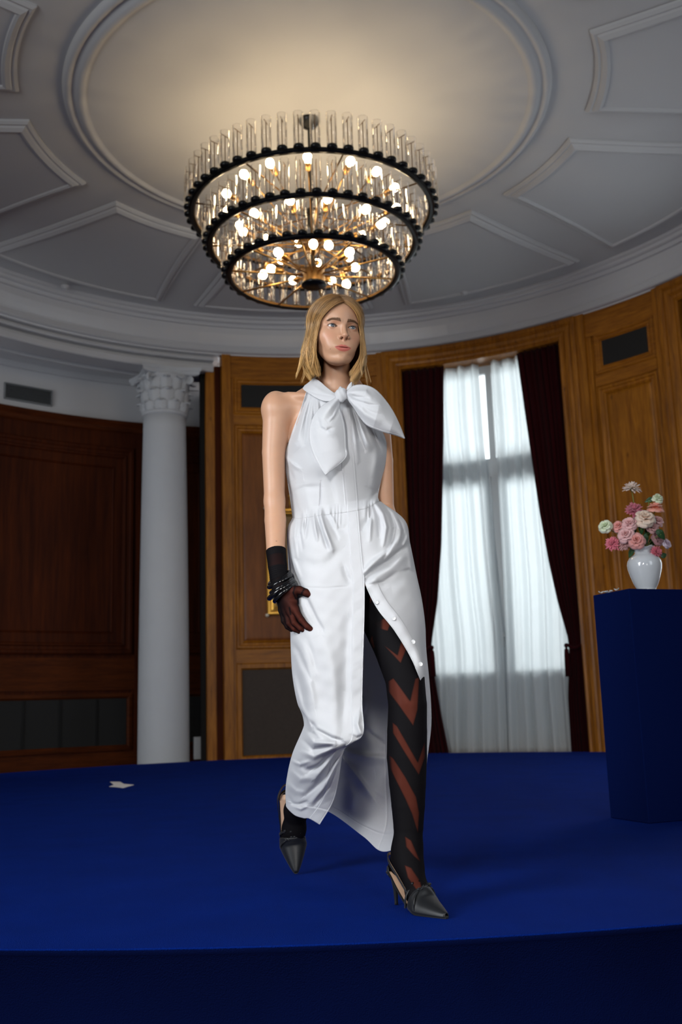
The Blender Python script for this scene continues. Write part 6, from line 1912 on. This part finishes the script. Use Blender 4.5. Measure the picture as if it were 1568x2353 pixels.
def build_glove():
    f = lambda p: np.minimum(hand(p, 0.0013), 1)
    # hand part
    arm = lambda p: chain(p, [J(634.5, 1266, 3.058), J(638, 1300, 3.045), J(641, 1328, 3.03), J(645, 1352, 3.02)], [rpx(23.2, 634, 1262, 3.06), rpx(22, 637, 1300, 3.05), rpx(20.5, 641, 1328, 3.03), rpx(18.5, 645, 1352, 3.02)], 0.003)
    ax = (J(645, 1352, 3.02) - J(634, 1262, 3.06)); ax /= np.linalg.norm(ax)
    c0 = J(635, 1264, 3.058)
    def g(p):
        t = (p - c0) @ ax
        a = arm(p) - 0.0009 * np.sin(t * 900 + 20 * p[:, 0]) * np.clip(t * 25 - 1.2, 0, 1)
        return np.maximum(smin(f(p), a, 0.01), -t)
    V, F = nets(g, (-0.24, 2.90, J(640, 1465, 3.0)[2] - 0.03), (-0.02, 3.12, J(640, 1250, 3.05)[2]), 0.0016)
    t = (V - c0) @ ax; L = np.linalg.norm(J(645, 1352, 3.02) - c0)
    px, py = PIX(V)
    s = np.ones(len(V)) * 0.85
    band = lambda a, b, w=0.002: np.clip((t - a) / w + .5, 0, 1) * np.clip((b - t) / w + .5, 0, 1)
    s = s * (1 - band(-1, 0.024)) * (1 - band(0.062, 0.105))
    s = np.where((t > 0.024) & (t < 0.062), s * 0.65, s)
    # seams drawn by the gussets of the glove
    for P in ([(678, 1347), (674, 1362), (680, 1375), (690, 1384)], [(700, 1352), (694, 1362), (690, 1375), (687, 1386)], [(665, 1396), (668, 1412)]):
        P = np.array(P, float)
        for i in range(len(P) - 1):
            ab = P[i + 1] - P[i]; tt = np.clip(((px - P[i, 0]) * ab[0] + (py - P[i, 1]) * ab[1]) / (ab @ ab), 0, 1)
            d = np.hypot(px - P[i, 0] - tt * ab[0], py - P[i, 1] - tt * ab[1])
            s = s * (1 - 0.8 * np.exp(-(d / 1.7) ** 2) * (V[:, 1] < 3.02))
    # palm side and outer fingers denser
    s = np.where(t > 0.10, s * np.clip(0.45 + (px - 645) / 45, 0.2, 1), s)
    s = s * np.clip(1.25 - np.clip((V[:, 1] - 2.985) / 0.05, 0, 1) * 0.9, 0.15, 1)
    o = pmesh('glove', V, F, M['nylon'], colors=np.stack([s, s, s], 1)); o['label'] = 'sheer black wrist glove'
build_glove()

def build_bracelets():
    m = plain('black_lacquer', (0.003, 0.003, 0.004), 0.14, coat=0.35, spec=0.35)
    ends = [((617, 1343), (669, 1315), 6.2, 3.040), ((615, 1349), (671, 1320), 6.0, 3.036), ((620, 1362), (676, 1331), 5.8, 3.030), ((615, 1375), (680, 1336), 6.6, 3.026), ((628, 1382), (684, 1343), 5.2, 3.020)]
    for k, (a, b, r, Y) in enumerate(ends):
        A, B = W(a[0] + r * .6, a[1], Y), W(b[0] - r * .6, b[1], Y)
        c = (A + B) / 2; u = (B - A) / 2
        v = np.array([0.10, 1.0, 0.45 - 0.1 * k]); v = v - u * (u @ v) / (u @ u); v = v / np.linalg.norm(v) * np.linalg.norm(u) * 0.93
        rr = rpx(r, *a, Y)
        V, F = [], []; n, q = 64, 14
        nrm = np.cross(u, v); nrm /= np.linalg.norm(nrm)
        for i in range(n):
            t = 2 * pi * i / n; p = c + u * cos(t) + v * sin(t); o_ = (p - c) / np.linalg.norm(p - c)
            for j in range(q):
                s = 2 * pi * j / q; V.append(p + (o_ * cos(s) + nrm * sin(s)) * rr * 0.85)
        F = grid_faces(n, q, True, True)
        o = pmesh('bracelet', V, F, m)
build_bracelets()

def build_shoe(tip, back, up, label):
    """tip: point of the toe on the ground; back: unit vector to the heel; up: unit vector out of the sole"""
    tip = np.asarray(tip, float); back = np.asarray(back, float); back /= np.linalg.norm(back)
    up = np.asarray(up, float); up = up - back * (up @ back); up /= np.linalg.norm(up)
    side = np.cross(back, up)
    T = lambda s, x, z: tip + back * s + side * x + up * z
    satin = M.get('satin') or plain('black_satin', (0.006, 0.007, 0.009), 0.42, spec=0.35, sheen=0.08)
    M['satin'] = satin
    sole_m = M.get('insole') or plain('beige_leather_lining', (0.62, 0.40, 0.27), 0.5); M['insole'] = sole_m
    root = empty('shoe', (0, 0, 0)); root.parent = person; root.location = Vector(tip - PO); root['label'] = label
    def add(name, V, F, mat, **kw):
        return mesh_from(name, np.asarray(V) - tip, F, mat, root, **kw)
    wid = lambda s: 0.0035 + 0.0420 * min(1, (s / 0.095)) ** 0.82 * (1 if s < 0.10 else 1 - 0.30 * min(1, (s - 0.10) / 0.12))
    hz = lambda s: 0.0 if s < 0.085 else 0.088 * ((s - 0.085) / 0.145) ** 1.5 if s < 0.23 else 0.088     # height of the sole line
    # pointed toe upper
    V = []; ns, na = 26, 25
    for i in range(ns):
        s = 0.002 + 0.118 * i / (ns - 1); w = wid(s) + 0.001; h = 0.010 + 0.044 * (s / 0.118) ** 1.0
        for j in range(na):
            a = pi * j / (na - 1)
            x = w * cos(a); z = h * sin(a) ** 0.85 + 0.003
            # throat cut: lowers the upper in the middle towards the foot
            cut = 0.020 * sin(a) ** 2 * sm(np.array(s), 0.08, 0.118)
            V.append(T(s - cut, x, z + hz(s)))
    F = grid_faces(ns, na)
    o = add('upper', V, F, satin); so = o.modifiers.new('t', 'SOLIDIFY'); so.thickness = 0.0018; so.offset = 0
    # sole and insole
    V = []; n = 40
    for i in range(n):
        s = 0.258 * i / (n - 1); w = wid(max(s, 0.0005)) * 0.98
        if s > 0.237: w *= math.sqrt(max(0.02, 1 - ((s - 0.237) / 0.022) ** 2))
        for x, z in ((-w, 0.0), (w, 0.0), (w, 0.0045), (-w, 0.0045)): V.append(T(s, x, hz(s) + z))
    F = [(i * 4 + k, i * 4 + (k + 1) % 4, i * 4 + 4 + (k + 1) % 4, i * 4 + 4 + k) for i in range(n - 1) for k in range(4)] + [(3, 2, 1, 0), tuple((n - 1) * 4 + k for k in range(4))]
    add('sole', V, F, satin, smooth=False)
    V = []
    for i in range(n):
        s = 0.02 + 0.235 * i / (n - 1); w = wid(s) * 0.86
        if s > 0.233: w *= math.sqrt(max(0.02, 1 - ((s - 0.233) / 0.024) ** 2))
        for x in (-w, 0, w): V.append(T(s, x, hz(s) + 0.0052))
    add('insole', V, grid_faces(n, 3), sole_m)
    # low counter round the heel seat
    V = []
    for i in range(21):
        a = -pi / 2 + pi * i / 20
        for z, k in ((0.0, 1), (0.010, 1.03), (0.022, 1.0)): V.append(T(0.228 + 0.030 * cos(a) * k, 0.0295 * sin(a) * k, hz(0.225) + z))
    o = add('heel_cup', V, grid_faces(21, 3), satin); so = o.modifiers.new('t', 'SOLIDIFY'); so.thickness = 0.0015
    # stiletto heel
    P = [T(0.236, 0, 0.088), T(0.244, 0, 0.070), T(0.244, 0, 0.045), T(0.243, 0, 0.015), T(0.243, 0, 0.0005)]
    add('heel', *tube(crv(P, 14), np.interp(np.linspace(0, 4, 14), [0, 1, 2, 3, 4], [0.021, 0.0125, 0.0075, 0.0052, 0.0055]), 14), satin)
    # slingback strap
    P = [T(0.125, 0.034, 0.030 + hz(.125)), T(0.170, 0.035, 0.050 + hz(0.16)), T(0.225, 0.032, 0.125), T(0.262, 0.0, 0.138), T(0.225, -0.032, 0.125), T(0.170, -0.035, 0.050 + hz(0.16)), T(0.125, -0.034, 0.030 + hz(.125))]
    P = crv(P, 50)
    V = []
    for i, p in enumerate(P):
        V += [p - up * 0.0035, p + up * 0.0035]
    o = add('slingback_strap', V, grid_faces(50, 2), satin); so = o.modifiers.new('t', 'SOLIDIFY'); so.thickness = 0.0022; so.offset = 1
    V = [v + 0 for v in V]
    c = T(0.19, 0, 0.11)
    V2 = [v + (c - v) / np.linalg.norm(c - v) * 0.0012 for v in V]
    add('strap_lining', V2, grid_faces(50, 2), sole_m)
    # two narrow straps with little flat bows over the throat
    for k, (s0, dz, tilt) in enumerate(((0.082, 0.052, 0.012), (0.100, 0.064, -0.012))):
        P = [T(s0 + 0.020 + tilt * a, 0.044 * sin(rad(90 * a)), 0.010 + dz * cos(rad(86 * a)) ** 0.7 if abs(a) < 1 else 0.012) for a in np.linspace(-1, 1, 17)]
        V = []
        for i, p in enumerate(P): V += [p - back * 0.0035, p + back * 0.0035]
        o = add('strap', V, grid_faces(len(P), 2), satin); so = o.modifiers.new('t', 'SOLIDIFY'); so.thickness = 0.0016; so.offset = 0
        for x in (-0.016, 0.004, 0.022):
            a = x / 0.04
            c = T(s0 + 0.020 + tilt * a, x, 0.0125 + dz * math.sqrt(max(0.05, 1 - a * a)) ** 0.9)
            mb = MB()
            for sx in (-1, 1):
                mb.add(*tube([c, c + side * sx * 0.004 + up * 0.003, c + side * sx * 0.009 + up * 0.0015], [0.002, 0.0045, 0.0035], 8))
            mb.add(*tube([c - back * 0.003, c + back * 0.003], 0.003, 8))
            add('bow', np.concatenate(mb.V), mb.F, satin)
    return root
# front foot: toe tip and heel tip stand on the carpet
tipL = W(1028, 2110, 2.775); tipL[2] = 0.001
heelL = W(911, 2080, 2.985); heelL[2] = 0.001
build_shoe(tipL, heelL - tipL, (0, 0, 1), 'black satin slingback stiletto shoe planted in front')
tipR = W(681, 2009, 3.555); tipR[2] = 0.003
bk = W(663, 1834, 3.68) - tipR
build_shoe(tipR, bk, (0.0, -1.0, 0.45), 'black satin slingback shoe on tiptoe behind')
